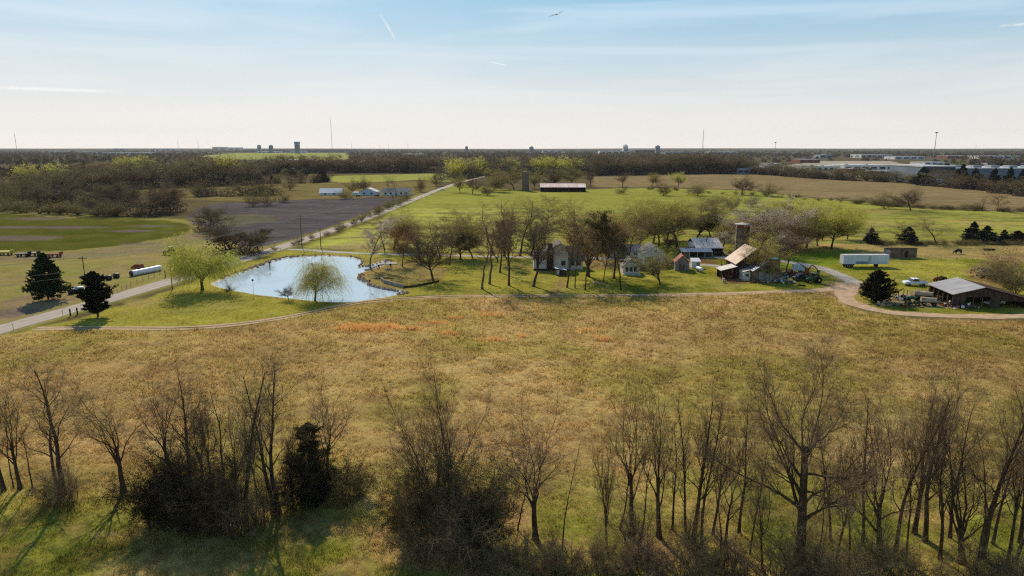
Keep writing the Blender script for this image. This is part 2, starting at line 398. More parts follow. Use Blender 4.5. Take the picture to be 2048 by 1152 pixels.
def plant(sp, name, px, py, top, wid, label, cat='tree', group=None, rot=None, H=10.0, keep=False, xy=None, h=None):
    """put a copy of species sp with its foot at a ground pixel; top and width are read off the photograph"""
    global TC; TC += 1
    x, y = xy or at(px, py)
    if h is None: h = max(.3, height_at(y, top))
    s = h/H; w = s if wid is None else min(max(wid*mpp(y, h/2)/sp[2], s*.45), s*2.2)
    rz = rot if rot is not None else (TC*2.4) % 6.283
    o = empty(name, (x, y, 0), rz, label, cat, group); o.scale = (w, w, s)
    obj('trunk', sp[0], o); obj('crown', sp[1], o)
    return o
# ------------------------------------------------------------------ materials used by many things
M('bark', L3(96,78,58), L3(56,46,36), 3, .95, bump=.4)
M('bark_pale', L3(120,108,92), L3(80,70,58), 3, .95, bump=.4)
M('twig', L3(160,132,102), L3(112,92,72), 1.5, .95, rand=.15)
M('twig_dark', L3(124,102,84), L3(84,70,58), 1.5, .95, rand=.15)
M('twig_far', L3(128,108,94), L3(94,80,72), 1.5, .95, rand=.2)
M('leaf_brown', L3(132,114,80), L3(104,90,70), .5, .85, trans=.3, rand=.2)
M('twig_red', L3(146,108,80), L3(108,86,66), .6, .95, rand=.1)
M('twig_warm', L3(168,142,100), L3(126,106,78), 1, .95, rand=.15)
M('leaf_yellow', L3(204,198,92), L3(164,162,66), .5, .8, trans=.5, rand=.1)
M('leaf_green', L3(164,152,76), L3(126,118,62), .5, .8, trans=.5, rand=.12)
M('leaf_red', L3(176,122,80), L3(140,106,66), .5, .8, trans=.4, rand=.12)
M('leaf_pale', L3(215,205,185), L3(165,150,125), .5, .8, trans=.4)
M('leaf_olive', L3(138,126,80), L3(108,98,62), .5, .8, trans=.4, rand=.15)
M('needle', L3(62,72,42), L3(38,48,28), 1.2, .9, trans=.12, rand=.12)
M('needle_dark', L3(50,48,32), L3(30,32,22), 1.2, .9, trans=.08, rand=.1)
M('needle_blue', L3(58,66,58), L3(38,46,40), 1.2, .9, trans=.08, rand=.1)
M('needle_brown', L3(92,78,44), L3(60,56,32), .5, .9, trans=.12, rand=.1)

# ------------------------------------------------------------------ the fields (traced on the ground plane)
def poly(*px): return np.array([at(*p) for p in px])
def sdist(P, Q):
    """signed distance (negative inside) of points P to polygon Q"""
    d = np.full(len(P), 1e9); ins = np.zeros(len(P), bool)
    n = len(Q)
    for i in range(n):
        a = Q[i]; b = Q[(i+1) % n]; e = b-a; w = P-a
        t = np.clip((w@e)/max(e@e, 1e-9), 0, 1)
        d = np.minimum(d, np.hypot(*(w-t[:, None]*e).T))
        c = ((a[1] > P[:, 1]) != (b[1] > P[:, 1]))
        if a[1] != b[1]:
            xi = a[0]+(P[:, 1]-a[1])*(b[0]-a[0])/(b[1]-a[1]); ins ^= c & (P[:, 0] < xi)
    return np.where(ins, -d, d)
def ldist(P, Q):
    d = np.full(len(P), 1e9)
    for a, b in zip(Q[:-1], Q[1:]):
        e = b-a; w = P-a; t = np.clip((w@e)/max(e@e, 1e-9), 0, 1)
        d = np.minimum(d, np.hypot(*(w-t[:, None]*e).T))
    return d
def vnoise(x, y, seed=0):
    """smooth value noise in 0..1"""
    xi = np.floor(x).astype(np.int64); yi = np.floor(y).astype(np.int64); fx = x-xi; fy = y-yi
    fx = fx*fx*(3-2*fx); fy = fy*fy*(3-2*fy)
    def h(a, b):
        v = (a*374761393+b*668265263+seed*974634777) & 0xffffffff
        v = ((v ^ (v >> 13))*1274126177) & 0xffffffff
        return ((v ^ (v >> 16)) & 0xffff)/65535.0
    return (h(xi, yi)*(1-fx)+h(xi+1, yi)*fx)*(1-fy)+(h(xi, yi+1)*(1-fx)+h(xi+1, yi+1)*fx)*fy
def fbm(x, y, s, seed=0, o=4):
    r = 0; a = .5; t = 0
    for i in range(o): r = r+a*vnoise(x/s, y/s, seed+i*7); t += a; a *= .55; s *= .47
    return r/t

ROAD = np.array([(-110.6,95.),(-106.0,118.),(-103.9,134.8),(-98.3,162.6),(-93.4,193.8),(-89.3,225.),(-85.6,256.),(-81.4,300.),(-78.0,345.),(-74.6,400.),(-70.5,500.),(-66.5,600.),(-58.,740.),(-30.,960.),(20.,1180.)])
TRACK = np.array([at(*p) for p in [(70,657),(160,655),(250,656.5),(330,657),(400,655.5),(460,651),(540,640),(600,630),(650,619),(690,609),(740,601),(800,597),(860,594),(930,592),(1020,591.5),(1120,591.5),(1240,591),(1360,589.5),(1480,587),(1560,583.5),(1640,581),(1690,574),(1712,562)]])
LOOP = np.array([at(*p) for p in [(1700,566),(1690,580),(1688,594),(1700,606),(1730,617),(1770,625),(1830,630),(1900,632.5),(1980,633),(2060,633),(2160,632)]])
DRIVE = np.array([at(*p) for p in [(576,499),(612,499),(650,503),(700,506),(760,508),(830,509.5),(900,511),(980,513),(1060,514),(1130,515),(1200,516),(1260,519),(1330,527),(1400,529),(1440,532)]])
DRIVE2 = np.array([at(*p) for p in [(1368,512),(1420,515),(1470,514),(1520,517),(1560,522),(1605,528),(1640,535),(1668,545),(1700,560),(1712,568)]])
POND = np.array([at(*p) for p in [(428,567),(450,557),(480,546),(510,537),(530,529),(550,521),(575,515),(610,512),(660,511.5),(700,514),(716,519),(722,526),(713,534),(735,533),(757,526),(770,521),(776,523),(762,530),(740,537),(722,543),(709,548),(712,557),(724,562),(735,569),(760,575),(785,579),(803,582),(790,588),(765,593),(740,597),(710,601),(690,602.5),(660,602),(620,599),(570,593.5),(520,588),(480,581),(445,574)]])
FIELDS = [  # name, outline, soft edge (m), colour A, colour B, furrow strength
 ('far_green', poly((380,314),(470,306),(690,306),(706,318),(640,322),(560,318),(440,320)), 15, (150,150,80), (130,135,75), 0),
 ('left_olive', poly((-200,398),(60,398),(130,380),(240,371),(520,368),(700,364),(880,362),(870,385),(700,398),(520,404),(400,400),(300,398),(180,400),(80,420),(-200,430)), 5, (128,112,66), (104,92,60), 0),
 ('far_strip', poly((655,349),(780,346),(905,346),(912,356),(902,364),(830,360),(700,366),(640,362),(600,352)), 5, (140,146,58), (152,140,84), 0),
 ('strip_two', poly((120,378),(230,372),(330,374),(320,382),(220,386),(140,392)), 4, (146,128,72), (120,120,60), 0),
 ('left_rough', poly((-900,430),(60,424),(300,436),(420,440),(470,448),(560,430),(700,404),(800,396),(860,384),(560,504),(300,580),(0,668),(-600,780)), 3, (132,128,62), (142,122,82), 0),
 ('left_green', poly((-900,425),(0,427),(60,431),(130,435),(250,437),(330,441),(385,450),(388,462),(350,474),(250,489),(130,502),(0,506),(-900,520)), 3, (72,78,26), (94,90,40), 0),
 ('brown_band', poly((-900,522),(0,509),(130,505),(260,491),(400,465),(470,448),(520,445),(480,470),(400,490),(330,505),(250,512),(120,520),(0,524),(-900,560)), 4, (134,112,88), (120,116,66), 0),
 ('ploughed', poly((500,404),(600,399),(700,397),(800,394),(800,403),(760,417),(700,440),(630,466),(560,488),(500,496),(450,476),(400,455),(370,440),(395,416),(440,406)), 3, (94,86,86), (80,72,72), 1),
 ('wood_floor', poly((-700,400),(0,398),(130,384),(290,374),(520,368),(660,364),(660,352),(905,346),(905,338),(-700,338)), 5, (88,76,56), (104,92,58), 0),
 ('lot', poly((1540,350),(1840,356),(1830,334),(1780,322),(1640,322),(1560,332)), 10, (176,166,150), (140,128,108), 0),
 ('pasture', poly((915,364),(1000,378),(1100,384),(1240,376),(1340,376),(1500,381),(1600,394),(1700,402),(1800,414),(2048,425),(3200,470),(3200,540),(2048,500),(1640,500),(640,505),(610,493),(760,436),(850,392)), 4, (146,144,66), (130,128,58), 0),
 ('right_brown', poly((1180,352),(1300,348),(1500,346),(1650,352),(1850,368),(2048,388),(3200,440),(3200,470),(2048,425),(1850,412),(1740,404),(1600,392),(1500,380),(1340,375),(1190,374)), 5, (140,118,84), (116,102,70), .25),
 ('lawn', poly((60,662),(150,640),(330,585),(430,548),(560,505),(610,497),(700,503),(1000,508),(1300,505),(1480,480),(1640,490),(2048,490),(3000,500),(3000,700),(2048,634),(1760,625),(1690,600),(1640,583),(1200,589),(1000,590),(850,592),(730,601),(640,620),(560,636),(480,648),(400,655),(300,656),(200,655)), 2, (156,147,62), (138,129,56), 0),
 ('paddock', poly((1640,488),(1750,487),(2048,488),(3000,500),(3000,545),(2048,522),(1960,518),(1850,516),(1760,507),(1690,504),(1640,498)), 3, (172,144,92), (140,128,74), 0),
 ('paddock_green', poly((1500,540),(1560,515),(1700,500),(1690,520),(1660,530),(1600,535)), 3, (118,140,44), (104,124,44), 0),
 ('meadow', poly((-900,790),(0,672),(110,660),(330,660),(460,655),(560,640),(640,622),(740,603),(860,596),(1000,593),(1250,592),(1400,590),(1560,585),(1640,583),(1672,590),(1690,612),(1740,626),(1830,637),(2048,640),(3600,700),(3600,1900),(-2200,1900)), 2, (182,152,98), (160,138,80), 0),
]
PAST = [f[1] for f in FIELDS if f[0] == 'pasture'][0]
def region(x, y):
    """two real surface colours (linear) and the furrow weight of the ground at x, y"""
    P = np.stack([x, y], 1); n = len(x)
    far = np.clip((np.hypot(x, y)-400)/3000, 0, 1)[:, None]
    A = lin((84,74,54))*(1-far)+lin((96,86,68))*far; B = lin((102,92,60))*(1-far)+lin((78,72,58))*far
    Fu = np.zeros(n)
    jit = (fbm(x, y, 9, 3)-.5)
    for nm, Q, soft, ca, cb, fu in FIELDS:
        lo = Q.min(0)-80; hi = Q.max(0)+80
        k = np.where((P > lo).all(1) & (P < hi).all(1))[0]
        if not len(k): continue
        d = sdist(P[k], Q)+jit[k]*soft*3.0
        w = np.clip(.5-d/soft, 0, 1); w = w*w*(3-2*w); w = w[:, None]
        A[k] = A[k]*(1-w)+lin(ca)*w; B[k] = B[k]*(1-w)+lin(cb)*w; Fu[k] = Fu[k]*(1-w[:, 0])+fu*w[:, 0]
    def paint(k, w, c, c2=None):
        w = np.clip(w, 0, 1)[:, None]; A[k] = A[k]*(1-w)+lin(c)*w; B[k] = B[k]*(1-w)+lin(c2 or c)*w
    near = np.where((y < 420) & (np.abs(x) < 420))[0]; Pn = P[near]; xn = x[near]; yn = y[near]
    # meadow: straw, orange-brown and greener drifts
    md = np.clip(-sdist(Pn, FIELDS[-1][1])/3, 0, 1)
    g = fbm(xn, yn, 26, 11, 3); g2 = fbm(xn, yn, 5, 5, 3)
    paint(near, md*np.clip((g-.52)*5, 0, .6)*(.4+g2), (146,132,60), (128,120,52))
    paint(near, md*np.clip((.47-g)*5, 0, .6), (168,136,88), (152,124,78))
    paint(near, md*np.clip((xn-18)/60, 0, 1)*np.clip((fbm(xn, yn, 18, 31)-.42)*4, 0, .6), (142,126,56), (128,116,50))
    paint(near, md*np.clip((78-yn)/18, 0, 1)*np.clip((fbm(xn, yn, 7, 41)-.36)*4, 0, .85), (126,130,42), (106,110,36))
    paint(near, md*np.clip((fbm(xn, yn, 3.5, 77, 3)-.58)*6, 0, .4), (140,108,72), (118,94,62))
    # orange broomsedge patches
    for cx, cy, rx, ry in [(731,657,48,7),(770,655,30,5),(825,659,24,4),(868,646,34,4),(905,636,16,3),(980,630,28,5),(985,680,26,4),(1045,672,8,4),(900,668,18,4),(1200,680,20,4),(1240,700,26,4),(1180,662,30,4),(700,650,12,3)]:
        c = np.array(at(cx, cy)); sx = rx*mpp(c[1]); sy = abs(at(cx, cy+ry)[1]-c[1])+.2
        q = ((xn-c[0])/sx)**2+((yn-c[1])/sy)**2+(g2-.5)*3.2
        s = .7 if cy in (657, 655) and cx < 800 else .18
        paint(near, np.clip(1.3-q, 0, 1)*s, (224,166,92), (206,152,88))
    pw = np.clip(-sdist(Pn, PAST)/4, 0, 1)
    paint(near, pw*np.clip((40-xn)/60, 0, .85), (174,172,82), (160,156,74))
    paint(near, pw*np.clip((fbm(xn*.35, yn, 9, 81)-.5)*6, 0, .8), (160,140,82), (140,120,70))
    paint(near, pw*np.clip((fbm(xn*.25, yn, 4, 83)-.56)*8, 0, .8), (104,108,52), (96,92,50))
    for line, w_ in ((((640,618),(760,650),(900,700),(1050,790)), .5), (((1660,590),(1500,640),(1300,700),(1120,800)), .5), (((0,700),(300,690),(700,705),(1200,735),(1700,720),(2048,700)), .7)):
        dl = ldist(Pn, poly(*line))+(g2-.5)*1.6
        paint(near, np.clip(1.2-dl/w_, 0, .4), (140,116,80), (124,104,72))
    # lawn wear, darker and lighter drifts
    lw = np.clip(-sdist(Pn, FIELDS[-4][1])/3, 0, 1)*np.clip(sdist(Pn, FIELDS[-3][1])/2, 0, 1)
    paint(near, lw*np.clip((fbm(xn, yn, 14, 61)-.55)*5, 0, .7), (150,134,76), (126,126,56))
    paint(near, lw*np.clip((xn-5)/25, 0, 1)*np.clip((fbm(xn, yn, 9, 63)-.42)*4, 0, .7), (98,106,26), (110,112,32))
    for cx, cy, rx, ry in [(300,603,45,8),(292,612,40,5),(345,625,20,3),(250,625,18,3)]:
        c = np.array(at(cx, cy)); sx = rx*mpp(c[1]); sy = abs(at(cx, cy+ry)[1]-c[1])
        q = ((xn-c[0])/sx)**2+((yn-c[1])/sy)**2+(g2-.5)*2.5
        paint(near, np.clip(1.2-q, 0, .7), (160,138,88), (138,126,70))
    # bare tan point right of the pond, farmyard dirt, path to the house, pen, junk yard
    for Q, c, s in [(poly((709,546),(735,536),(770,526),(840,520),(900,540),(880,556),(820,566),(790,576),(740,570),(715,558)), (150,128,84), .75),
                    (poly((1096,590),(1106,575),(1118,556),(1134,556),(1128,572),(1122,590)), (150,120,84), .8),
                    (poly((1440,530),(1500,535),(1500,568),(1455,566),(1440,552)), (128,92,66), .9),
                    (poly((1640,588),(1655,570),(1690,556),(1722,566),(1728,580),(1706,596),(1718,612),(1760,622),(1700,612),(1672,598)), (158,124,94), .9),
                    (poly((1755,592),(1780,585),(1850,580),(1880,600),(1960,612),(1900,617),(1800,612),(1765,606)), (158,138,112), .8),
                    (poly((1930,545),(1975,515),(2048,505),(2048,580),(1960,570)), (150,118,82), .7),
                    (poly((1150,515),(1245,505),(1250,535),(1180,540)), (140,112,78), .8),
                    (poly((1370,500),(1470,500),(1470,520),(1380,520)), (140,120,94), .6),
                    (poly((1380,521),(1400,518),(1440,522),(1430,528),(1385,527)), (122,84,60), .9),
                    (poly((1500,500),(1560,505),(1580,512),(1540,514)), (140,100,72), .7),
                    (poly((0,620),(0,600),(60,588),(110,590),(170,597),(210,604),(160,620),(60,650),(0,650)), (150,124,100), .7),
                    (poly((640,497),(690,484),(745,488),(730,500)), (168,150,104), .5),
                    (poly((1290,378),(1240,380),(1060,388),(1060,382),(1180,378)), (140,118,84), .6)]:
        d = sdist(Pn, Q)+(g2-.5)*5
        paint(near, np.clip(.5-d/2.5, 0, 1)*s, c, tuple(int(v*.85) for v in c))
    # purple-flowering weeds on the far left
    for cx, cy, rx, ry in [(20,476,130,5),(110,455,110,3.5),(300,452,60,3),(60,437,60,3),(15,628,60,10),(250,462,60,2.5),(290,488,50,2)]:
        c = np.array(at(cx, cy)); sx = rx*mpp(c[1]); sy = abs(at(cx, cy+ry)[1]-c[1])
        q = ((xn-c[0])/sx)**2+((yn-c[1])/sy)**2+(fbm(xn, yn, 20, 9)-.5)*3
        paint(near, np.clip(1.2-q, 0, .7), (118,94,104), (108,96,78))
    paint(near, np.clip(1.3-(((xn+150)/50)**2+((yn-350)/25)**2)+(g-.5)*3, 0, .6)*(xn < -120)*.4, (132,124,50))
    # grass verge along the road, pale shoulder
    dr = ldist(Pn, ROAD)
    paint(near, np.clip((6.5-dr)/2, 0, 1)*.6, (128,128,42), (134,122,58))
    paint(near, np.clip((4.1-dr)/.8, 0, 1)*.8, (150,138,112))
    dd = np.minimum(ldist(Pn, DRIVE), ldist(Pn, DRIVE2))
    paint(near, np.clip((3.3-dd)/1.2, 0, 1)*.6, (140,130,92))
    dt = np.minimum(ldist(Pn, TRACK), ldist(Pn, LOOP))
    paint(near, np.clip((2.6-dt)/1.2, 0, 1)*.45, (128,124,60), (140,120,76))
    # pale mud at the water's edge
    dp = sdist(Pn, POND)
    paint(near, np.clip((2.8-dp)/1.2, 0, 1)*np.where(yn > 190, .8, .35)*np.clip(.5+2*(g2-.35), 0, 1), (142,116,88), (128,104,82))
    paint(near, np.clip((1.0-dp+.8*(g2-.5))/.3, 0, 1)*np.where((yn > 185) | (xn > -38), 1, .7), (222,206,184), (205,186,160))
    return A, B, Fu
def build_ground():
    a_front = np.linspace(R(-56), R(56), 820); a_back = np.linspace(R(56), R(304), 60)[1:-1]
    ang = np.concatenate([a_front, a_back]); na = len(ang)
    rad = np.concatenate([np.linspace(2, 30, 12), np.exp(np.linspace(math.log(32), math.log(14000), 800))]); nr = len(rad)
    rr, aa = np.meshgrid(rad, ang, indexing='ij'); x = (rr*np.sin(aa)).ravel(); y = (rr*np.cos(aa)).ravel()
    A, B, Fu = region(x, y)
    z = np.zeros(len(x))
    near = np.where((np.hypot(x, y) < 420))[0]; xn, yn = x[near], y[near]; Pn = np.stack([xn, yn], 1)
    dp = sdist(Pn, POND)
    md = np.clip(-sdist(Pn, FIELDS[-1][1])/3-1, 0, 1)
    zz = md*((fbm(xn, yn, 2.2, 21, 4)-.5)*.55)
    s = np.clip((1.2-dp)/2.2, 0, 1); zz = zz*(1-s)-s*s*(3-2*s)*.6
    z[near] = zz
    # low swells on the skyline
    r = np.hypot(x, y); z += np.clip((r-9000)/4000, 0, 1)*(34+16*(fbm(x, y, 5200, 91, 3)-.5)*2)
    idx = np.arange(nr*na).reshape(nr, na)
    F = np.stack([idx[:-1], idx[1:], np.roll(idx[1:], -1, 1), np.roll(idx[:-1], -1, 1)], -1).reshape(-1, 4)
    V = np.stack([x, y, z], 1)
    V = np.concatenate([V, [[0, 0, 0]]]); A = np.concatenate([A, A[:1]]); B = np.concatenate([B, B[:1]]); Fu = np.concatenate([Fu, [0]])
    c = len(V)-1
    T = np.stack([np.full(na, c), idx[0], np.roll(idx[0], -1)], -1)
    me = mesh_np('ground', V, [F[:, ::-1], T[:, ::-1]], [MATS['ground']], None, True, dict(colA=A, colB=B, fur=np.repeat(Fu[:, None], 3, 1)))
    o = obj('ground', me); tag(o, kind='structure')
def ground_material(name, blades=False):
    m = bpy.data.materials.new(name); m.use_nodes = True; MATS[name] = m
    nt = m.node_tree; N = nt.nodes; L = nt.links; b = N['Principled BSDF']
    b.inputs['Roughness'].default_value = .95; b.inputs['Specular IOR Level'].default_value = 0
    g = N.new('ShaderNodeNewGeometry')
    def noise(scale, det=4, rough=.6, vec=None):
        n = N.new('ShaderNodeTexNoise'); n.inputs['Scale'].default_value = scale; n.inputs['Detail'].default_value = det
        n.inputs['Roughness'].default_value = rough; L.new(vec or g.outputs['Position'], n.inputs[0]); return n.outputs[0]
    def mr(v, a, b_, c, d):
        k = N.new('ShaderNodeMapRange'); L.new(v, k.inputs[0])
        for i, q in enumerate((a, b_, c, d)): k.inputs[1+i].default_value = q
        return k.outputs[0]
    def mul(a, b_):
        k = N.new('ShaderNodeMath'); k.operation = 'MULTIPLY'
        for i, q in enumerate((a, b_)):
            if isinstance(q, float): k.inputs[i].default_value = q
            else: L.new(q, k.inputs[i])
        return k.outputs[0]
    ca = N.new('ShaderNodeAttribute'); ca.attribute_name = 'colA'; cb = N.new('ShaderNodeAttribute'); cb.attribute_name = 'colB'
    fu = N.new('ShaderNodeAttribute'); fu.attribute_name = 'fur'
    f = mr(noise(.055, 6, .68), .36, .64, 0, 1)
    mx = N.new('ShaderNodeMix'); mx.data_type = 'RGBA'; L.new(f, mx.inputs[0]); L.new(ca.outputs['Color'], mx.inputs[6]); L.new(cb.outputs['Color'], mx.inputs[7])
    v1 = mr(noise(1.3, 5, .75), .3, .7, .72, 1.32); v2 = mr(noise(.18, 5, .65), .3, .7, .84, 1.16); v3 = mr(noise(.014, 4, .6), .3, .7, .85, 1.13)
    v = mul(mul(v1, v2), v3)
    mp = N.new('ShaderNodeMapping'); mp.inputs['Rotation'].default_value = (0, 0, R(62)); mp.inputs['Scale'].default_value = (.03, 1, 1); L.new(g.outputs['Position'], mp.inputs[0])
    st = mr(noise(.45, 3, .6, mp.outputs[0]), .35, .65, -.28, .28)
    one = N.new('ShaderNodeMath'); one.operation = 'MULTIPLY_ADD'; L.new(st, one.inputs[0]); L.new(fu.outputs['Fac'], one.inputs[1]); one.inputs[2].default_value = 1
    v = mul(v, one.outputs[0])
    sc = N.new('ShaderNodeVectorMath'); sc.operation = 'SCALE'; L.new(mx.outputs[2], sc.inputs[0]); L.new(v, sc.inputs['Scale'])
    L.new(sc.outputs[0], b.inputs['Base Color'])
    if blades:
        t = N.new('ShaderNodeBsdfTranslucent'); ms = N.new('ShaderNodeMixShader'); ms.inputs[0].default_value = .55
        L.new(sc.outputs[0], t.inputs[0]); L.new(b.outputs[0], ms.inputs[1]); L.new(t.outputs[0], ms.inputs[2]); L.new(ms.outputs[0], N['Material Output'].inputs[0])
    else:
        bp = N.new('ShaderNodeBump'); bp.inputs['Strength'].default_value = .9; bp.inputs['Distance'].default_value = .22
        L.new(noise(1.1, 6, .8), bp.inputs['Height']); L.new(bp.outputs[0], b.inputs['Normal'])
ground_material('ground'); ground_material('grass_blades', True)
build_ground()

# grass: tufts over the meadow and lawn (too many to count)
def build_grass(name, n, ymin, ymax, inside, hmin, hmax, seed, label, per=5, spread=.16):
    rng = np.random.default_rng(seed)
    y = np.exp(rng.uniform(math.log(ymin), math.log(ymax), n)); x = rng.uniform(-.80, .80, n)*(y+6)
    P = np.stack([x, y], 1); k = inside(P) & (fbm(x, y, 1.8, 13, 2)+rng.normal(0, .08, n) > .34)
    x = x[k]; y = y[k]; n = len(x); A, B, Fu = region(x, y)
    h = rng.uniform(hmin, hmax, (n, per))*(.5+fbm(x, y, 5, 17, 2))[:, None]*np.clip(y/90, .8, 1.5)[:, None]
    cx = x[:, None]+rng.normal(0, spread, (n, per)); cy = y[:, None]+rng.normal(0, spread, (n, per))
    az = rng.uniform(0, 6.283, (n, per)); w = .035*np.clip(y/70, .8, 2.2)[:, None]*np.ones((1, per))
    lx = rng.normal(.1, .35, (n, per))*h; ly = rng.normal(0, .35, (n, per))*h
    c = np.stack([cx, cy, np.full_like(cx, -.06)], -1)
    e = np.stack([np.cos(az)*w, np.sin(az)*w, np.zeros_like(w)], -1)
    t = np.stack([cx+lx, cy+ly, h], -1)
    V = np.stack([c-e, c+e, t], 2).reshape(-1, 3)
    rep = lambda q: np.repeat(q, per*3, 0)
    br = np.repeat(rng.uniform(.8, 1.7, (n*per, 1)), 3, 0)
    o = obj(name, mesh_np(name, V, [np.arange(len(V)).reshape(-1, 3)], [MATS['grass_blades']], None, False, dict(colA=rep(A)*br, colB=rep(B)*br, fur=np.zeros((len(V), 3)))))
    tag(o, label, 'grass', kind='stuff')
MEAD = FIELDS[-1][1]
build_grass('meadow_grass', 150000, 46, 172, lambda P: sdist(P, MEAD) < -.5, .12, .42, 5, 'dry straw-coloured grass tufts covering the wide foreground meadow')
LAWNQ = FIELDS[-4][1]
def on_lawn(P):
    return (sdist(P, LAWNQ) < -.5) & (sdist(P, POND) > 1.6) & (ldist(P, ROAD) > 4.5) & (ldist(P, TRACK) > 1.8) & (ldist(P, LOOP) > 2.0) & (ldist(P, DRIVE) > 2.6) & (ldist(P, DRIVE2) > 2.6)
build_grass('lawn_grass', 60000, 135, 260, on_lawn, .05, .16, 6, 'short green grass of the lawn around the pond and farmhouse')

# ------------------------------------------------------------------ roads, drives, tracks and water
def ribbon(name, line, width, z, mat, wob=0.0, step=1.5, off=0.0, seed=0, label=None):
    pts = [line[0]]
    for a, b in zip(line[:-1], line[1:]):
        k = max(1, int(np.hypot(*(b-a))/step))
        pts += [a+(b-a)*i/k for i in range(1, k+1)]
    P = np.array(pts)
    for _ in range(12): P[1:-1] = P[1:-1]*.5+(P[:-2]+P[2:])*.25
    T = np.gradient(P, axis=0); T /= np.hypot(*T.T)[:, None]; Nn = np.stack([-T[:, 1], T[:, 0]], 1)
    s = np.arange(len(P)); w = (width/2 if np.isscalar(width) else np.interp(np.linspace(0, 1, len(P)), *zip(*width))/2)
    wl = w+wob*(vnoise(s/3.1, s*0., seed)-.5); wr = w+wob*(vnoise(s/2.7, s*0., seed+3)-.5)
    rows = [P+Nn*(off+wl)[:, None], P+Nn*off, P-Nn*(wr-off)[:, None]]
    V = np.concatenate([np.column_stack([r_, np.full(len(r_), z)]) for r_ in rows]); n = len(P); i = np.arange(n-1)
    F = np.concatenate([np.stack([i+k*n, i+(k+1)*n, i+1+(k+1)*n, i+1+k*n], 1) for k in (0, 1)])
    o = obj(name, mesh_np(name, V, [F], [mat])); tag(o, label, kind='structure'); return P
asph = M('asphalt_pale', L3(178,164,148), L3(160,148,134), .25, .9, bump=.1, coords='Object')
M('asphalt_worn', L3(168,155,140), L3(154,142,128), .3, .9)
M('concrete', L3(172,164,152), L3(150,142,130), .3, .9)
M('dirt', L3(190,162,132), L3(162,134,106), .5, .95, bump=.3)
M('dirt_dark', L3(120,94,70), L3(96,78,58), .6, .95)
ribbon('road', ROAD, 6.0, .03, asph, .3, label='long straight pale country road')
for off in (-1.0, 1.0): ribbon('road_wheel_strip', ROAD, .75, .036, MATS['asphalt_worn'], .3, off=off*1.15, seed=int(5+off))
ribbon('driveway', DRIVE, 3.4, .02, MATS['concrete'], .5, label='pale gravel drive from the road to the farm')
ribbon('yard_drive', DRIVE2, 4.2, .025, MATS['concrete'], .7, seed=4, label='pale drive curving through the farmyard')
for off in (-.85, .85): ribbon('dirt_track', TRACK, [(0, 1.0), (.5, .9), (.7, 1.5), (1, 2.2)], .02+off*.002, MATS['dirt'], .5, off=off, seed=int(9+off*3), label='twin-rutted dirt track between lawn and meadow')
ribbon('dirt_loop', LOOP, [(0, 6.5), (.25, 4.6), (1, 3.6)], .03, MATS['dirt'], 1.0, seed=12, label='brown dirt lane looping round the open barn')
def build_water():
    m = bpy.data.materials.new('pond_water'); m.use_nodes = True; nt = m.node_tree; N = nt.nodes; b = N['Principled BSDF']
    b.inputs['Base Color'].default_value = (*L3(178,194,202), 1); b.inputs['Roughness'].default_value = .06; b.inputs['IOR'].default_value = 1.33
    b.inputs['Specular IOR Level'].default_value = .9
    g = N.new('ShaderNodeNewGeometry'); n = N.new('ShaderNodeTexNoise'); n.inputs['Scale'].default_value = .9; n.inputs['Detail'].default_value = 3
    nt.links.new(g.outputs['Position'], n.inputs[0])
    bp = N.new('ShaderNodeBump'); bp.inputs['Strength'].default_value = .25; bp.inputs['Distance'].default_value = .02
    nt.links.new(n.outputs[0], bp.inputs['Height']); nt.links.new(bp.outputs[0], b.inputs['Normal'])
    x0, y0 = POND.min(0)-4; x1, y1 = POND.max(0)+4
    me = bpy.data.meshes.new('water'); n_ = len(POND)
    Q = POND
    c = Q.mean(0)
    # one sheet just under the bank; the ground rises through it at the shore
    cell = 1.0; xs = np.arange(x0, x1, cell); ys = np.arange(y0, y1, cell)
    X, Y = np.meshgrid(xs, ys, indexing='ij'); nx, ny = X.shape
    ins = (sdist(np.stack([X.ravel()+cell/2, Y.ravel()+cell/2], 1), POND) < 1.4).reshape(nx, ny)[:-1, :-1]
    idx = np.arange(nx*ny).reshape(nx, ny)
    F = np.stack([idx[:-1, :-1], idx[1:, :-1], idx[1:, 1:], idx[:-1, 1:]], -1)[ins]
    o = obj('water', mesh_np('water', np.stack([X.ravel(), Y.ravel(), np.full(X.size, -.22)], 1), [F], [m]))
    tag(o, 'pale blue farm pond', kind='structure')
build_water()
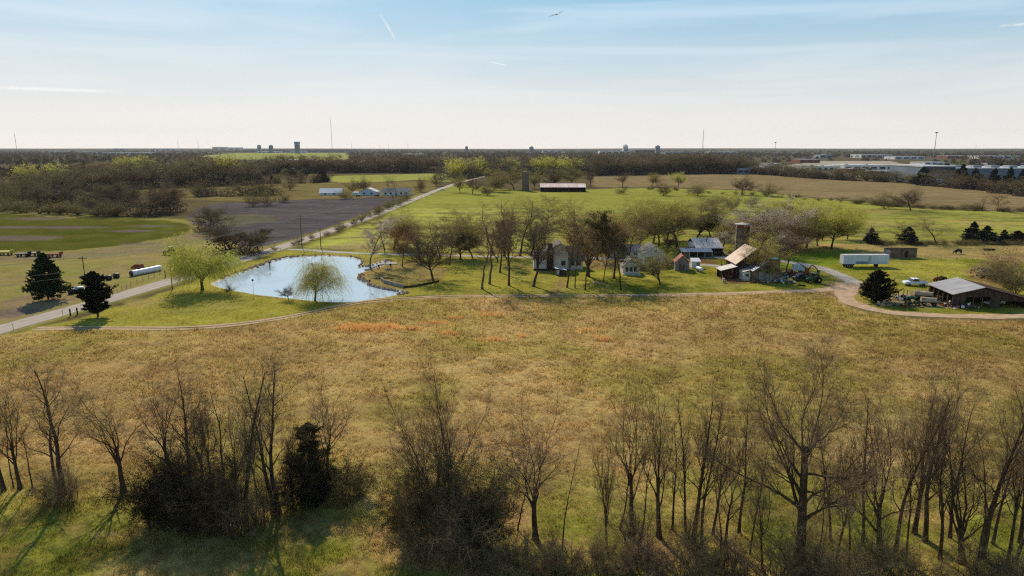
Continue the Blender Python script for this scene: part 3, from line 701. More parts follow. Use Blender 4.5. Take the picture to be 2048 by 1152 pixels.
# ------------------------------------------------------------------ foreground row of bare trees: each grown on its own
TB = (MATS['bark'], MATS['twig'], MATS['leaf_yellow']); TD = (MATS['bark'], MATS['twig_dark'], MATS['leaf_olive'])
def near_tree(seed, kind, px, py, top, wid, label, detail=1.3, lean=(0, 0), r0=None, name='bare_tree', mats=TB, leaf=None, cat='tree', group=None, rot=0.0, tw=.021):
    x, y = at(px, py); h = height_at(y, top)
    sp = make_bare(seed, h, kind, detail, r0, tw, mats, leaf, lean, W=wid*mpp(y, h/2)*1.08)
    o = empty(name, (x, y, 0), rot, label, cat, group)
    obj('trunk', sp[0], o); obj('crown', sp[1], o); return o
G = 'bare trees of the foreground hedgerow'
NEAR = [
 (1,'oval',8,982,742,80,'bare dark tree leaning outwards at the far left edge of the foreground row',(-.12,0),.24),
 (2,'fork',40,977,738,100,'bare forked tree second from the left edge of the foreground row',(.0,0),.22),
 (3,'upright',27,976,800,30,'thin sapling between the two leftmost foreground trees',(.02,0),.08),
 (4,'upright',65,975,830,40,'thin sapling just right of the forked tree at far left',(.03,0),.09),
 (5,'oval',130,988,682,120,'tall thick-trunked tree whose top bends right, highest on the left side',(.02,0),.30),
 (6,'oval',122,986,748,120,'bare tree leaning left out of the bush beside the tallest left tree',(-.28,0),.20),
 (7,'fork',247,984,732,145,'lone forked bare tree standing in open grass left of the big thicket',(0,0),.30),
 (8,'fork',352,960,735,120,'bare tree rising from the left end of the big dark thicket',(-.05,0),.26),
 (9,'oval',381,965,712,90,'bare fine-twigged tree in the left part of the big dark thicket',(0,0),.24),
 (10,'fork',425,985,760,68,'slim bare tree in the middle of the big dark thicket',(.02,0),.14),
 (11,'oval',450,990,745,75,'slim straight bare tree right of the middle of the dark thicket',(0,0),.15),
 (12,'vase',468,1000,760,90,'bare many-stemmed tree behind the dark thicket',(.1,0),.22),
 (13,'oval',492,1045,700,100,'bare tree with a curved trunk at the right edge of the big thicket',(.03,0),.25),
 (14,'oval',547,1020,718,90,'left trunk of the close pair of tall bare trees beside the thicket',(-.05,0),.26),
 (15,'oval',557,1022,700,125,'right and fuller of the close pair of tall bare trees beside the thicket',(.04,0),.28),
 (16,'vase',655,950,748,105,'bare V-shaped tree above the dark evergreen thicket',(0,0),.20),
 (17,'vase',872,1040,732,130,'bare many-stemmed tree rising left out of the central thicket',(-.12,0),.28),
 (18,'vase',897,1045,716,130,'bare many-stemmed tree rising upright out of the central thicket',(.05,0),.28),
 (19,'fork',1071,1080,768,165,'lone bare tree with arching limbs right of the central thicket',(.0,0),.30),
 (20,'fork',1264,1078,752,95,'bare tree with a fork leaning left, first of the right-hand row',(-.05,0),.26),
 (21,'upright',1280,1092,860,50,'vine-hung sapling at the foot of the first right-hand tree',(.03,0),.10),
 (22,'fork',1318,1075,738,95,'bare narrow tree second in the right-hand row',(0,0),.26),
 (23,'oval',1371,1088,740,75,'left stem of the tall stemmed clump in the right-hand row',(-.03,0),.15),
 (24,'oval',1386,1086,722,100,'tallest stem of the clump in the right-hand row',(0,0),.24),
 (25,'oval',1402,1095,752,75,'right stem of the tall stemmed clump in the right-hand row',(.02,0),.16),
 (26,'fork',1452,1090,800,87,'slim vine-covered tree between the stemmed clump and the big oak',(.0,0),.15),
 (27,'upright',1437,1128,850,50,'crooked sapling low in front of the vine-covered tree',(.08,0),.09),
 (28,'fork',1525,1142,840,75,'crooked slender tree close left of the big oak',(-.05,0),.12),
 (229,'oak',1597,1145,706,290,'great spreading bare oak with thick limbs, widest tree of the foreground',(0,0),.50),
 (30,'upright',1634,1140,900,40,'straight sapling close right of the big oak trunk',(0,0),.09),
 (31,'upright',1697,1132,870,40,'straight thin pole-like tree right of the big oak',(0,0),.11),
 (32,'fork',1764,1130,760,150,'vine-wrapped leaning tree midway along the right-hand row',(-.25,0),.32),
 (33,'oval',1790,1112,738,80,'bare tree right of the vine-wrapped leaning tree',(-.05,0),.20),
 (34,'fork',1828,1068,745,100,'bare forked tree standing further back in the right-hand row',(.02,0),.26),
 (35,'oval',1850,1086,740,90,'bare tree with a smooth dark trunk beside the forked one, casting a long shadow',(.04,0),.25),
 (36,'vase',1925,1125,745,120,'many-stemmed bare tree spreading left near the right end of the row',(-.08,0),.34),
 (37,'oval',1962,1118,728,100,'tall dense bare tree behind the many-stemmed one near the right end',(0,0),.30),
 (38,'fork',2012,1136,760,87,'thin dark tree next to last at the right edge of the picture',(-.02,0),.17),
 (39,'fork',2039,1086,765,100,'bare forked tree cut by the right edge of the picture',(0,0),.22),
]
NEAR += [
 (41,'fork',1215,1110,830,70,'short bare tree leaning left at the left end of the right-hand row',(-.15,0),.13),
 (42,'upright',1240,1060,800,50,'thin grey stem behind the left end of the right-hand row',(.05,0),.10),
 (43,'oval',1345,1060,790,75,'thin bare tree between the second tree and the stemmed clump',(0,0),.12),
 (44,'fork',1425,1070,760,80,'bare tree standing back to the right of the stemmed clump',(.05,0),.15),
 (45,'oval',1478,1065,770,80,'fine-twigged bare tree standing back left of the big oak',(0,0),.16),
 (46,'upright',1500,1110,850,60,'thin sapling under the left limbs of the big oak',(.05,0),.10),
 (47,'oval',1660,1080,770,75,'thin bare tree standing back right of the big oak',(0,0),.13),
 (48,'fork',1672,1125,800,90,'bare forked sapling under the right limbs of the big oak',(.1,0),.14),
 (49,'oval',1725,1090,745,90,'fine-twigged bare tree left of the vine-wrapped leaning tree',(0,0),.17),
 (50,'fork',1810,1130,790,75,'thin dark stem in front of the tree with the smooth trunk',(0,0),.11),
 (51,'fork',1880,1120,760,90,'bare forked tree left of the many-stemmed right tree',(-.1,0),.18),
 (52,'oval',1900,1075,742,90,'bare tree standing back left of the tall dense right tree',(0,0),.17),
 (53,'oval',1985,1090,750,87,'slender bare tree right of the tall dense right tree',(0,0),.15),
 (54,'upright',1945,1150,840,60,'crooked vine-hung stem low in front of the many-stemmed tree',(.1,0),.12),
 (55,'fork',2030,1130,780,90,'bare forked tree in the lower right corner',(-.1,0),.17),
 (56,'upright',1125,1100,860,50,'small bare sapling right of the lone arching tree',(.05,0),.08),
 (57,'upright',1035,1060,850,50,'thin bare sapling at the right shoulder of the central thicket',(.1,0),.08),
 (58,'fork',515,1000,760,62,'thin bare stem left of the close pair of tall trees',(0,0),.11),
 (59,'vase',405,950,745,100,'bare many-stemmed tree standing behind the dark thicket',(0,0),.2),
 (60,'fork',585,1000,770,62,'thin bare stem right of the close pair of tall trees',(.1,0),.10),
]
for s, k, px, py, top, wid, lab, ln, r in NEAR:
    near_tree(s, k, px, py, top-(0 if k == 'oak' else 12), wid*1.08, lab, 2.2 if k == 'oak' else (.8 if k == 'upright' else 1.0), ln, r, group=G, mats=TB if s % 3 else TD,
              leaf=(1, .035, .05) if s in (7, 9, 14, 15, 20) else None)
# thickets, brambles and cedars of the foreground row
def near_bush(seed, px, py, top, wid, label, dens=1.0, mats=TD, leaf=(2, .05, .12), name='thicket', cat='bush', squash=1.0, group=None):
    x, y = at(px, py); h = height_at(y, top); rng = np.random.default_rng(seed); w = wid*mpp(y, h/2)
    n = int(46*dens)
    a = rng.uniform(0, 6.283, n); q = np.sqrt(rng.uniform(0, 1, n))
    P0 = np.stack([q*np.cos(a)*w*.33, q*np.sin(a)*w*.27, np.full(n, -.1)], 1)
    D0 = np.stack([np.cos(a)*q*.35, np.sin(a)*q*.3, np.full(n, 1.)], 1)+rng.normal(0, .2, (n, 3))
    L0 = h*(.98-.5*q**2)*rng.uniform(.5, 1.05, n)
    P, Rr = paths(rng, P0, D0, L0, rng.uniform(.015, .05, n), 7, .16, .02, .3, .12)
    tr = [(*tubes(P, Rr, 4), 0)]
    p, d, l, r = spawn(rng, P, Rr, L0, 12, .15, 1, .8, .25, .38, .3, .6, .012)
    P1, R1 = paths(rng, p, d, l, r, 4, .2, .02, .4, .15); cr = [(*tubes(P1, R1, 3), 1)]
    p, d, l, r = spawn(rng, P1, R1, l, 9, .1, 1, .8, .25, .6, .2, .7, .009)
    P2, R2 = paths(rng, p, d, l, r, 2, .2, 0, .5); cr.append((*tubes(P2, R2, 3), 1))
    if leaf: V, F = leaves(rng, P2, *leaf); cr.append((V, F, 2))
    Vt, Ft, mt = join(tr); Vc, Fc, mc = join(cr); Vc[:, 2] = np.maximum(Vc[:, 2], .02)
    o = empty(name, (x, y, 0), 0, label, cat, group)
    obj('stems', mesh_np('stems', Vt, Ft, mats, mt), o); obj('crown', mesh_np('crown', Vc, Fc, mats, mc), o)
DK = (MATS['bark'], MATS['twig_dark'], MATS['needle_dark']); OL = (MATS['bark'], MATS['twig_warm'], MATS['needle_brown']); BR = (MATS['bark'], MATS['twig'], MATS['leaf_olive'])
near_bush(101, 125, 1002, 880, 100, 'low tangled bush round the foot of the tallest left tree', 1, BR, (1, .05, .1))
near_bush(102, 345, 1040, 845, 110, 'darkest round thicket at the left end of the big foreground clump', 1.3, DK, (14, .05, .10))
near_bush(103, 410, 1060, 835, 130, 'dense dark thicket in the middle of the big foreground clump', 1.4, DK, (13, .05, .10))
near_bush(104, 472, 1065, 880, 90, 'twiggy brown undergrowth right of the dark clump', 1, BR, (1, .05, .1))
near_bush(105, 530, 1040, 900, 80, 'thin brown undergrowth at the foot of the tall tree pair', .7, BR, (1, .05, .1))
near_bush(106, 605, 1010, 870, 110, 'dark thicket under the V-shaped tree, left part', 1.2, DK, (9, .05, .10))
near_bush(107, 690, 1000, 885, 100, 'olive thicket reaching into the grass at the right end of the left clump', 1.1, OL, (3, .06, .12))
near_bush(108, 855, 1085, 868, 150, 'left olive-brown hump of the central foreground thicket', 1.5, OL, (14, .05, .10))
near_bush(109, 950, 1090, 862, 130, 'right olive-green hump of the central foreground thicket', 1.5, (MATS['bark'], MATS['twig'], MATS['needle']), (14, .05, .10))
near_bush(110, 905, 1120, 930, 200, 'pale tangled brambles along the front of the central thicket', 1.5, BR, (1, .05, .1))
cs = make_conifer(7, 10, .1, .45, 'lumpy', 1.0, (MATS['bark'], MATS['twig'], MATS['needle_brown']), .07)
plant(cs, 'cedar_tree', 622, 985, 848, 80, 'small ragged cedar hidden in the thicket below the V-shaped tree')
for i, (px, py, top, wid, lab, dn) in enumerate([
    (1030,1140,1040,130,'low brown brambles just right of the central thicket',1.2),(1120,1150,1050,130,'low brown brambles under the lone arching tree',1.3),
    (1205,1145,1045,120,'brown brambles left of the right-hand row',1.3),(1290,1150,1030,120,'dense brambles at the foot of the first right-hand trees',1.3),
    (1380,1155,1050,110,'brambles in front of the stemmed clump',1.0),(1460,1150,1040,110,'brambles in front of the slim vine-covered tree',.9),
    (1560,1158,1020,120,'vines and brambles left of the big oak trunk',1.0),(1640,1160,1040,110,'brambles right of the big oak trunk',.9),
    (1745,1150,980,90,'tall pale vine tangle wrapped round the leaning tree',1.1),(1700,1165,1060,110,'brambles between the oak and the leaning tree',.9),
    (1850,1165,1080,140,'low brambles in the shade near the lower right',.8),(1950,1160,1040,110,'brambles round the many-stemmed right tree',.9),(2025,1160,1060,90,'brambles in the lower right corner',.9),
    (1265,1085,960,60,'vine curtain on the trunk of the first right-hand tree',.5),(1385,1100,980,60,'vine curtain on the stemmed clump',.5),(1600,1150,900,70,'vine curtain round the trunk of the big oak',.6)]):
    near_bush(120+i, px, py, top, wid, lab, dn, BR if i % 2 else (MATS['bark'], MATS['twig_warm'], MATS['leaf_olive']), (1, .045, .1) if i % 3 else None, name='bramble', group='brambles along the foreground row')

# ------------------------------------------------------------------ species for the middle distance (each grown once, then copied)
def SP(fn, *a, **k): return fn(*a, **k)
m3 = lambda t, l: (MATS['bark'], MATS[t], MATS[l])
mp3 = lambda t, l: (MATS['bark_pale'], MATS[t], MATS[l])
S = {}
S['oval1'] = make_bare(201, 10, 'oval', 1.8, 0.15, 0.031, m3('twig', 'leaf_olive'), (1, .05, .08), W=6.5, rtw=1.7)
S['oval2'] = make_bare(202, 10, 'oval', 1.8, 0.14, 0.031, m3('twig', 'leaf_olive'), W=6.5, rtw=1.7)
S['up1'] = make_bare(203, 10, 'upright', 1.5, 0.17, 0.028, mp3('twig', 'leaf_olive'), W=4.2, rtw=1.7)
S['up2'] = make_bare(204, 10, 'upright', 1.5, 0.15, 0.028, m3('twig', 'leaf_olive'), W=4.2, rtw=1.7)
S['spread1'] = make_bare(205, 10, 'spread', 2.1, 0.22, 0.038, m3('twig_dark', 'leaf_olive'), W=9.5, rtw=1.7)
S['spread2'] = make_bare(206, 10, 'spread', 2.1, 0.2, 0.038, m3('twig', 'leaf_olive'), W=9, rtw=1.7)
S['fork1'] = make_bare(207, 10, 'fork', 1.9, 0.19, 0.034, m3('twig', 'leaf_olive'), W=7, rtw=1.7)
S['fork2'] = make_bare(208, 10, 'fork', 1.9, 0.18, 0.034, m3('twig_dark', 'leaf_olive'), W=7, rtw=1.7)
S['vase1'] = make_bare(209, 10, 'vase', 2.1, 0.2, 0.038, m3('twig', 'leaf_yellow'), (1, .05, .1), W=8.5, rtw=1.7)
S['red_bud'] = make_bare(210, 10, 'vase', 2.1, 0.22, 0.038, m3('twig_warm', 'leaf_red'), (1, .05, .08), W=6.8, rtw=1.7)
S['redtop'] = make_bare(211, 10, 'fork', 1.9, 0.18, 0.038, m3('twig_red', 'leaf_red'), (1, .06, .1), W=7.5, rtw=1.7)
S['pale'] = make_bare(212, 10, 'oval', 1.9, 0.16, 0.034, mp3('twig_warm', 'leaf_pale'), (1, .06, .1), W=6, rtw=1.7)
S['green1'] = make_bare(213, 10, 'spread', 2.1, 0.2, 0.034, m3('twig', 'leaf_yellow'), (2, .08, .12), W=9, rtw=1.7)
S['green2'] = make_bare(214, 10, 'vase', 2.1, 0.2, 0.034, m3('twig', 'leaf_green'), (1, .08, .12), W=9, rtw=1.7)
S['green3'] = make_bare(215, 10, 'fork', 2.1, 0.18, 0.034, m3('twig', 'leaf_green'), (1, .08, .12), W=8, rtw=1.7)
S['olive1'] = make_bare(216, 10, 'vase', 2.1, 0.2, 0.034, m3('twig_warm', 'leaf_olive'), (2, .08, .12), W=8.5, rtw=1.7)
S['blossom'] = make_bare(217, 10, 'round', 2.1, 0.26, 0.043, m3('twig', 'leaf_pale'), (1, .06, .12), W=10, rtw=1.7)
S['shrub1'] = make_bare(218, 10, 'shrub', 1.3, 0.16, .05, m3('twig_dark', 'leaf_olive'), (1, .12, .2), W=11)
S['shrub2'] = make_bare(219, 10, 'shrub', 1.3, 0.16, .05, m3('twig', 'leaf_olive'), (1, .12, .2), W=11)
S['dark1'] = make_bare(221, 10, 'round', 2.0, .2, .03, m3('twig_dark', 'leaf_brown'), (1, .08, .15), W=10, rtw=2.2, under=700)
S['dark2'] = make_bare(222, 10, 'vase', 2.0, .2, .03, m3('twig_dark', 'leaf_brown'), (1, .08, .15), W=10, rtw=2.2, under=700)
S['ivy'] = make_bare(220, 10, 'oval', 1.5, 0.18, .03, m3('twig_dark', 'needle_brown'), (2, .09, .15), W=6)
S['willow1'] = make_willow(230, 10, 3.6, m3('twig_warm', 'leaf_yellow'), 13, .30, .32)
S['willow2'] = make_willow(231, 10, 1.9, m3('twig_warm', 'leaf_yellow'), 10.5, .24, .5)
S['cedar_b'] = make_conifer(240, 10, .14, .72, 'lumpy', 1.3, m3('twig_dark', 'needle_dark'), .15)
S['cedar_c'] = make_conifer(241, 10, .02, 1.15, 'bush', 1.3, m3('twig_dark', 'needle_dark'), .15)
S['pine1'] = make_conifer(242, 10, .1, .95, 'cone', 1.3, m3('twig_dark', 'needle'), .16)
S['pine2'] = make_conifer(243, 10, .05, .8, 'cone', 1.0, m3('twig_dark', 'needle_blue'), .18)
for k in range(4): S['far%d' % k] = make_bare(250+k, 10, ['oval', 'fork', 'round', 'vase'][k], .44, .2, .12, m3('twig_far', 'leaf_brown'), (4, .2, .4), W=[8, 8, 9, 8][k], under=500)
S['fargreen'] = make_bare(255, 10, 'round', .44, .2, .12, m3('twig_warm', 'leaf_yellow'), (5, .2, .35), W=9, under=300)
S['farshrub'] = make_bare(256, 10, 'shrub', .42, .4, .12, m3('twig_dark', 'leaf_olive'), (2, .3, .4), W=11)

MID = [  # species, name, foot x, foot y, top y, crown width, label
 ('pine1','pine_tree',97,600,506,70,'broad dark green pine left of the road, its shadow on the dirt'),
 ('cedar_b','cedar_tree',196,634,543,58,'almost black lumpy cedar on the lawn beside the road'),
 ('willow1','willow_tree',405,580,468,132,'large yellow-green weeping willow at the left tip of the pond'),
 ('willow2','willow_tree',630,601,498,90,'pale weeping willow standing on the near shore of the pond'),
 ('spread1','small_bare_tree',578,601,567,34,'small dark leafless tree just left of the pond willow'),
 ('spread2','small_bare_tree',461,590,566,26,'small leafless tree at the pond edge near the large willow'),
 ('pale','budding_tree',741,538,444,56,'pale-budded tree on the far right shore of the pond'),
 ('vase1','bare_tree',789,497,418,82,'many-stemmed greenish bare tree beyond the farm drive'),
 ('redtop','budding_tree',805,533,467,42,'small reddish-budded tree right of the pale-budded one'),
 ('spread1','bare_tree',866,560,457,92,'dark wide-spreading bare tree standing alone right of the pond'),
 ('vase1','bare_tree',921,519,424,80,'grey many-stemmed bare tree behind the drive left of the farmhouse'),
 ('up1','bare_tree',965,578,428,44,'pale-barked slim tree, leftmost of the row in front of the farmhouse'),
 ('up1','bare_tree',979,568,440,46,'second pale-barked slim tree of the row, slightly further back'),
 ('ivy','ivy_covered_tree',995,525,450,36,'dark ivy-clad tree behind the two pale-barked ones'),
 ('up2','bare_tree',1000,545,398,44,'tall wispy tree behind the two pale-barked ones'),
 ('fork1','bare_tree',1018,571,402,70,'tall forked tree third in the row left of the farmhouse'),
 ('up2','bare_tree',1040,512,396,52,'tall narrow bare tree beyond the drive left of the farmhouse'),
 ('fork2','bare_tree',1067,573,410,92,'V-forked bare tree in front of the left corner of the farmhouse'),
 ('oval1','bare_tree',1091,500,402,58,'fine-twigged bare tree rising behind the farmhouse roof'),
 ('up2','bare_tree',1134,575,430,42,'slim tree in front of the middle of the farmhouse'),
 ('red_bud','budding_tree',1176,553,400,104,'large vase-shaped reddish-budded tree at the right end of the farmhouse'),
 ('up2','bare_tree',1170,580,470,36,'slim trunk in front of the large reddish-budded tree'),
 ('oval2','bare_tree',1206,566,440,44,'slim bare tree between the farmhouse and the ivy-clad tree'),
 ('ivy','ivy_covered_tree',1228,557,430,62,'broad dark ivy-clad tree left of the white cottage'),
 ('oval2','bare_tree',1256,520,428,60,'bare tree with fine grey twigs behind the ivy-clad one'),
 ('up2','bare_tree',1242,580,468,44,'slim tree in front of the small white cottage'),
 ('vase1','pruned_tree',1320,570,494,74,'short thick pruned tree on the lawn left of the rusty-roofed shed'),
 ('green1','budding_tree',1307,486,411,86,'yellow-green spreading tree behind the white gabled house'),
 ('green3','budding_tree',1354,497,414,72,'leafing green tree left of the metal-roofed shelter'),
 ('olive1','budding_tree',1394,476,410,64,'olive-brown tree rising behind the metal-roofed shelter'),
 ('spread2','small_bare_tree',1336,500,468,36,'low grey bare tree between the gabled house and the shelter'),
 ('blossom','blossoming_tree',1508,535,411,128,'large round grey tree with white blossom round the silo'),
 ('green2','blossoming_tree',1445,500,430,50,'small leafing tree in front of the left side of the silo'),
 ('vase1','bare_tree',1504,562,458,82,'many-limbed bare tree standing in front of the barn'),
 ('redtop','budding_tree',1573,545,458,66,'orange-topped tree right of the barn chimney'),
 ('green2','leafing_tree',1612,500,417,108,'large yellow-green tree behind the barnyard'),
 ('olive1','bare_tree',1580,498,425,70,'grey-olive tree left of the large yellow-green one'),
 ('green1','leafing_tree',1663,497,420,80,'yellow-green tree with a leaning trunk at the paddock corner'),
 ('oval2','bare_tree',1645,480,412,40,'bare twiggy tree behind the yellow-green pair'),
 ('cedar_c','cedar_bush',1753,603,540,68,'big round black-green cedar beside the dirt lane'),
 ('up1','bare_tree',1721,487,440,30,'thin bare tree at the left end of the paddock hedge'),
 ('pine2','cedar_tree',1741,487,455,28,'dark pointed cedar at the left end of the paddock hedge'),
 ('oval1','bare_tree',1794,486,442,34,'bare tree left of the cedar in the middle of the paddock hedge'),
 ('pine2','cedar_tree',1815,487,453,38,'dark cedar in the middle of the paddock hedge'),
 ('oval2','bare_tree',1873,487,428,62,'tall fine-twigged bare tree in the paddock hedge'),
 ('pine2','cedar_tree',1944,484,443,36,'tallest dark conifer in the paddock hedge'),
 ('pine2','cedar_tree',1971,486,451,40,'dark conifer touching the tallest one on its right'),
 ('pine2','cedar_tree',2006,486,459,24,'small dark conifer near the right end of the paddock hedge'),
 ('cedar_c','cedar_tree',2034,486,461,34,'squat dark conifer at the right end of the paddock hedge'),
 ('shrub2','brush_thicket',2030,592,494,110,'huge grey-brown brush thicket behind the open barn'),
 ('shrub2','brush_thicket',1990,560,520,60,'smaller grey brush at the left foot of the big thicket'),
 ('fork1','bare_tree',1244,375,341,36,'rounded bare tree standing in the pasture right of the long barn'),
 ('shrub1','shrub',1243,388,374,28,'dark scrub under the rounded pasture tree'),
 ('green3','leafing_tree',1303,374,345,24,'left of two slender greenish trees on the pasture fence'),
 ('oval1','bare_tree',1314,374,345,20,'right of two slender greenish trees on the pasture fence'),
 ('green1','leafing_tree',1357,375,345,26,'yellow-green tree on the pasture fence'),
 ('shrub1','shrub',1326,391,360,36,'dark leaning shrub in the upper pasture'),
 ('shrub1','shrub',1395,392,364,48,'wide dark brush clump in the upper pasture'),
 ('spread1','bare_tree',1483,390,350,50,'dark spreading bare tree near the middle of the pasture fence'),
 ('shrub1','shrub',1536,393,363,36,'rounded dark bush right of the spreading pasture tree'),
 ('shrub1','shrub',1428,411,388,44,'wide dark scrub clump above the silo'),
 ('shrub2','shrub',1462,421,382,44,'grey-brown scrub clump above the silo'),
 ('shrub1','shrub',1503,413,387,32,'dark round bush above and right of the silo'),
 ('shrub1','shrub',1769,417,384,42,'dark dense tree on the fence of the far brown field'),
 ('spread1','bare_tree',1821,421,372,62,'wide-spreading bare tree on the fence of the far brown field'),
 ('up2','bare_tree',1965,423,386,22,'thin bare tree on the right part of the far fence'),
 ('oval1','bare_tree',1993,423,384,34,'bare tree near the right end of the far fence'),
 ('shrub1','shrub',1683,401,391,28,'rounded bush on the fence left of the dark dense tree'),
 ('green3','leafing_tree',1028,379,333,46,'rounded yellow-green tree left of the far silo'),
 ('green2','leafing_tree',1068,378,338,34,'pale green tree right of the far silo'),
 ('olive1','budding_tree',1108,372,336,36,'olive tree behind the left of the long barn'),
 ('green3','leafing_tree',1144,372,334,34,'rounded green tree behind the middle of the long barn'),
 ('fork1','bare_tree',1180,374,337,30,'greyish tree at the right end of the long barn'),
 ('vase1','bare_tree',920,385,342,30,'bare tree where the road vanishes'),
 ('spread2','bare_tree',945,388,348,46,'grey spreading tree right of the road end'),
 ('shrub2','shrub',975,391,364,40,'low grey scrub left of the far silo'),
 ('olive1','budding_tree',985,384,340,40,'olive budding tree above the pasture corner'),
 ('shrub2','shrub',12,418,362,60,'grey-brown round tree at the far left edge beyond the green field'),
 ('oval1','bare_tree',38,398,360,30,'bare tree just right of the round tree at far left'),
 ('dark2','dark_tree',75,414,360,56,'dark dense tree beyond the far left green field'),
 ('dark2','dark_tree',124,408,382,40,'dark rounded bush beyond the green field'),
 ('dark1','dark_tree',168,408,379,46,'dark bush left of the tall scrub clump'),
 ('spread1','bare_tree',196,431,387,54,'dark bare tree at the edge of the green field'),
 ('dark1','dark_tree',230,412,367,60,'tall dark scrub tree above the green field'),
 ('dark2','dark_tree',300,431,372,74,'large dark scrub tree right of centre above the green field'),
 ('dark1','dark_tree',342,425,374,64,'dark scrub tree beside the ploughed field corner'),
 ('shrub2','shrub',228,432,396,50,'grey brush at the field corner'),
 ('dark1','dark_tree',420,461,413,50,'dark purple-brown bush between green and ploughed fields'),
 ('dark2','dark_tree',462,505,432,76,'big brown bush behind the large willow'),
 ('dark1','dark_tree',498,509,460,44,'dark bush beside the road junction, left one'),
 ('ivy','dark_tree',517,504,462,38,'dark leafy tree beside the road junction'),
 ('shrub1','shrub',580,380,355,30,'dark shrub in the olive field behind the ploughed land'),
 ('shrub1','shrub',535,411,380,40,'dark shrub at the top of the ploughed field, left'),
 ('shrub1','shrub',505,413,383,40,'dark shrub at the top left corner of the ploughed field'),
 ('shrub1','shrub',570,405,384,30,'shrub at the top of the ploughed field, middle'),
 ('shrub1','shrub',690,398,378,34,'dark bush in front of the white barn'),
 ('spread1','bare_tree',730,386,352,34,'bare tree over the left far house'),
 ('shrub1','shrub',706,384,356,24,'dark tree left of the far houses'),
 ('up2','bare_tree',776,390,348,24,'bare tree in front of the white far house'),
 ('shrub1','shrub',842,384,350,26,'dark tree at the road beyond the far houses'),
 ('shrub1','shrub',874,372,346,26,'dark tree near the far end of the road'),
 ('up2','bare_tree',792,391,350,20,'slim bare tree right of the white far house'),
]
MID += [
 ('oval2','bare_tree',880,512,440,56,'hazy grey tree beyond the drive left of the grey many-stemmed one'),
 ('fork1','bare_tree',1008,512,412,64,'tall grey bare tree behind the forked tree of the farmhouse row'),
 ('vase1','bare_tree',1212,512,424,66,'wide grey-brown bare tree behind the ivy-clad one on its left'),
 ('green3','budding_tree',1318,492,410,62,'bright leafing tree behind the right side of the gabled house'),
 ('green1','leafing_tree',1550,492,420,60,'pale green tree between the silo tree and the yellow-green ones'),
 ('fork1','bare_tree',840,520,450,60,'grey bare tree between the alone-standing dark tree and the drive'),
 ('oval1','bare_tree',898,530,452,50,'hazy grey-brown bare tree left of the farmhouse drive'),
 ('olive1','budding_tree',945,515,436,60,'brownish budding tree behind the left end of the farmhouse row'),
 ('up1','bare_tree',985,505,405,50,'tall pale wispy tree beyond the drive, left of the farmhouse'),
 ('fork2','bare_tree',1062,510,430,60,'bare tree beyond the drive directly left of the farmhouse roof'),
 ('oval2','bare_tree',1150,505,425,60,'grey bare tree rising behind the right wing of the farmhouse'),
 ('fork1','bare_tree',1195,520,428,60,'grey-brown bare tree right behind the large reddish-budded one'),
 ('green3','budding_tree',1275,505,428,60,'yellow-tinted bare tree behind the low grey-roofed house'),
 ('vase1','bare_tree',1240,498,436,56,'brown twiggy tree behind the cottage'),
 ('green1','budding_tree',1335,480,418,60,'pale leafing tree between the gabled house and the shelter'),
 ('olive1','budding_tree',1420,472,414,56,'reddish-brown tree behind the right end of the pale metal roof'),
 ('fork2','bare_tree',1400,470,425,46,'dark bare tree behind the pale metal roof'),
 ('blossom','bare_tree',1530,505,425,80,'grey twiggy tree right behind the silo tree'),
 ('green2','leafing_tree',1635,492,426,70,'yellow-green tree between the pair at the paddock corner'),
 ('oval1','bare_tree',1560,500,440,60,'grey bare tree behind the barn chimney pipe'),
 ('green1','leafing_tree',1695,478,428,46,'small yellow tree at the right end of the barnyard trees'),
 ('up2','bare_tree',1150,576,455,26,'thin stem in front of the farmhouse wing'),
 ('oval2','small_bare_tree',1305,548,505,40,'small twisted bare tree between the cottage and the pruned tree'),
 ('oval1','bare_tree',770,500,436,50,'hazy bare tree behind the many-stemmed greenish one'),
 ('redtop','bare_tree',815,500,448,46,'reddish-brown bare tree beyond the drive'),
]
for sp, nm, px, py, top, wid, lab in MID: plant(S[sp], nm, px, py, top-(9 if 470 < py < 585 and top > 395 and 690 < px < 1700 and 'willow' not in nm else 0), wid*(1.26 if 430 < py < 585 and 'cedar' not in nm and 'willow' not in nm else 1), lab, 'shrub' if 'shrub' in nm or 'thicket' in nm or 'bush' in nm else 'tree')

# rows of look-alike shrubs and trees
rs = random.Random(4)
ADJ = dict(far0='upright', far1='forked', far2='rounded', far3='spreading', fargreen='yellow-budded', farshrub='low scrubby', pine2='evergreen')
def row(species, name, pts, n, hpx, wpx, label, group, cat='tree', jx=6, jy=2.0, jh=.3):
    P = [Vector(at(*p)) for p in pts]
    seg = [(P[i+1]-P[i]).length for i in range(len(P)-1)]; tot = sum(seg)
    for k in range(n):
        t = (k+rs.random())/n*tot; i = 0
        while i < len(seg)-1 and t > seg[i]: t -= seg[i]; i += 1
        q = P[i].lerp(P[i+1], min(t/seg[i], 1))
        # height from a picture height in the middle of the row
        m = mpp(q.y); q = Vector((q.x+rs.uniform(-jx, jx), q.y+rs.uniform(-jy, jy)*q.y*.01))
        h = hpx*m*rs.uniform(1-jh, 1+jh)
        sp = rs.choice(species); lb = label
        if cat == 'tree' and n > 12:
            lb = '%s, %s part' % (label.replace('tree', ADJ.get(sp, '')+' tree', 1).replace('  ', ' '), ('left', 'middle-left', 'middle-right', 'right')[min(3, int(k/n*4))])
        plant(S[sp], name, 0, 0, 0, wpx*rs.uniform(.75, 1.3), lb, cat, group, xy=(q.x, q.y), h=h)
row(['shrub1','shrub2'],'hedge_shrub',[(548,503),(600,488),(650,472),(700,452),(740,434),(790,412),(815,398)],26,13,20,'scrubby brown shrub in the hedge along the left side of the road','roadside hedge shrubs','shrub',1.2,.6)
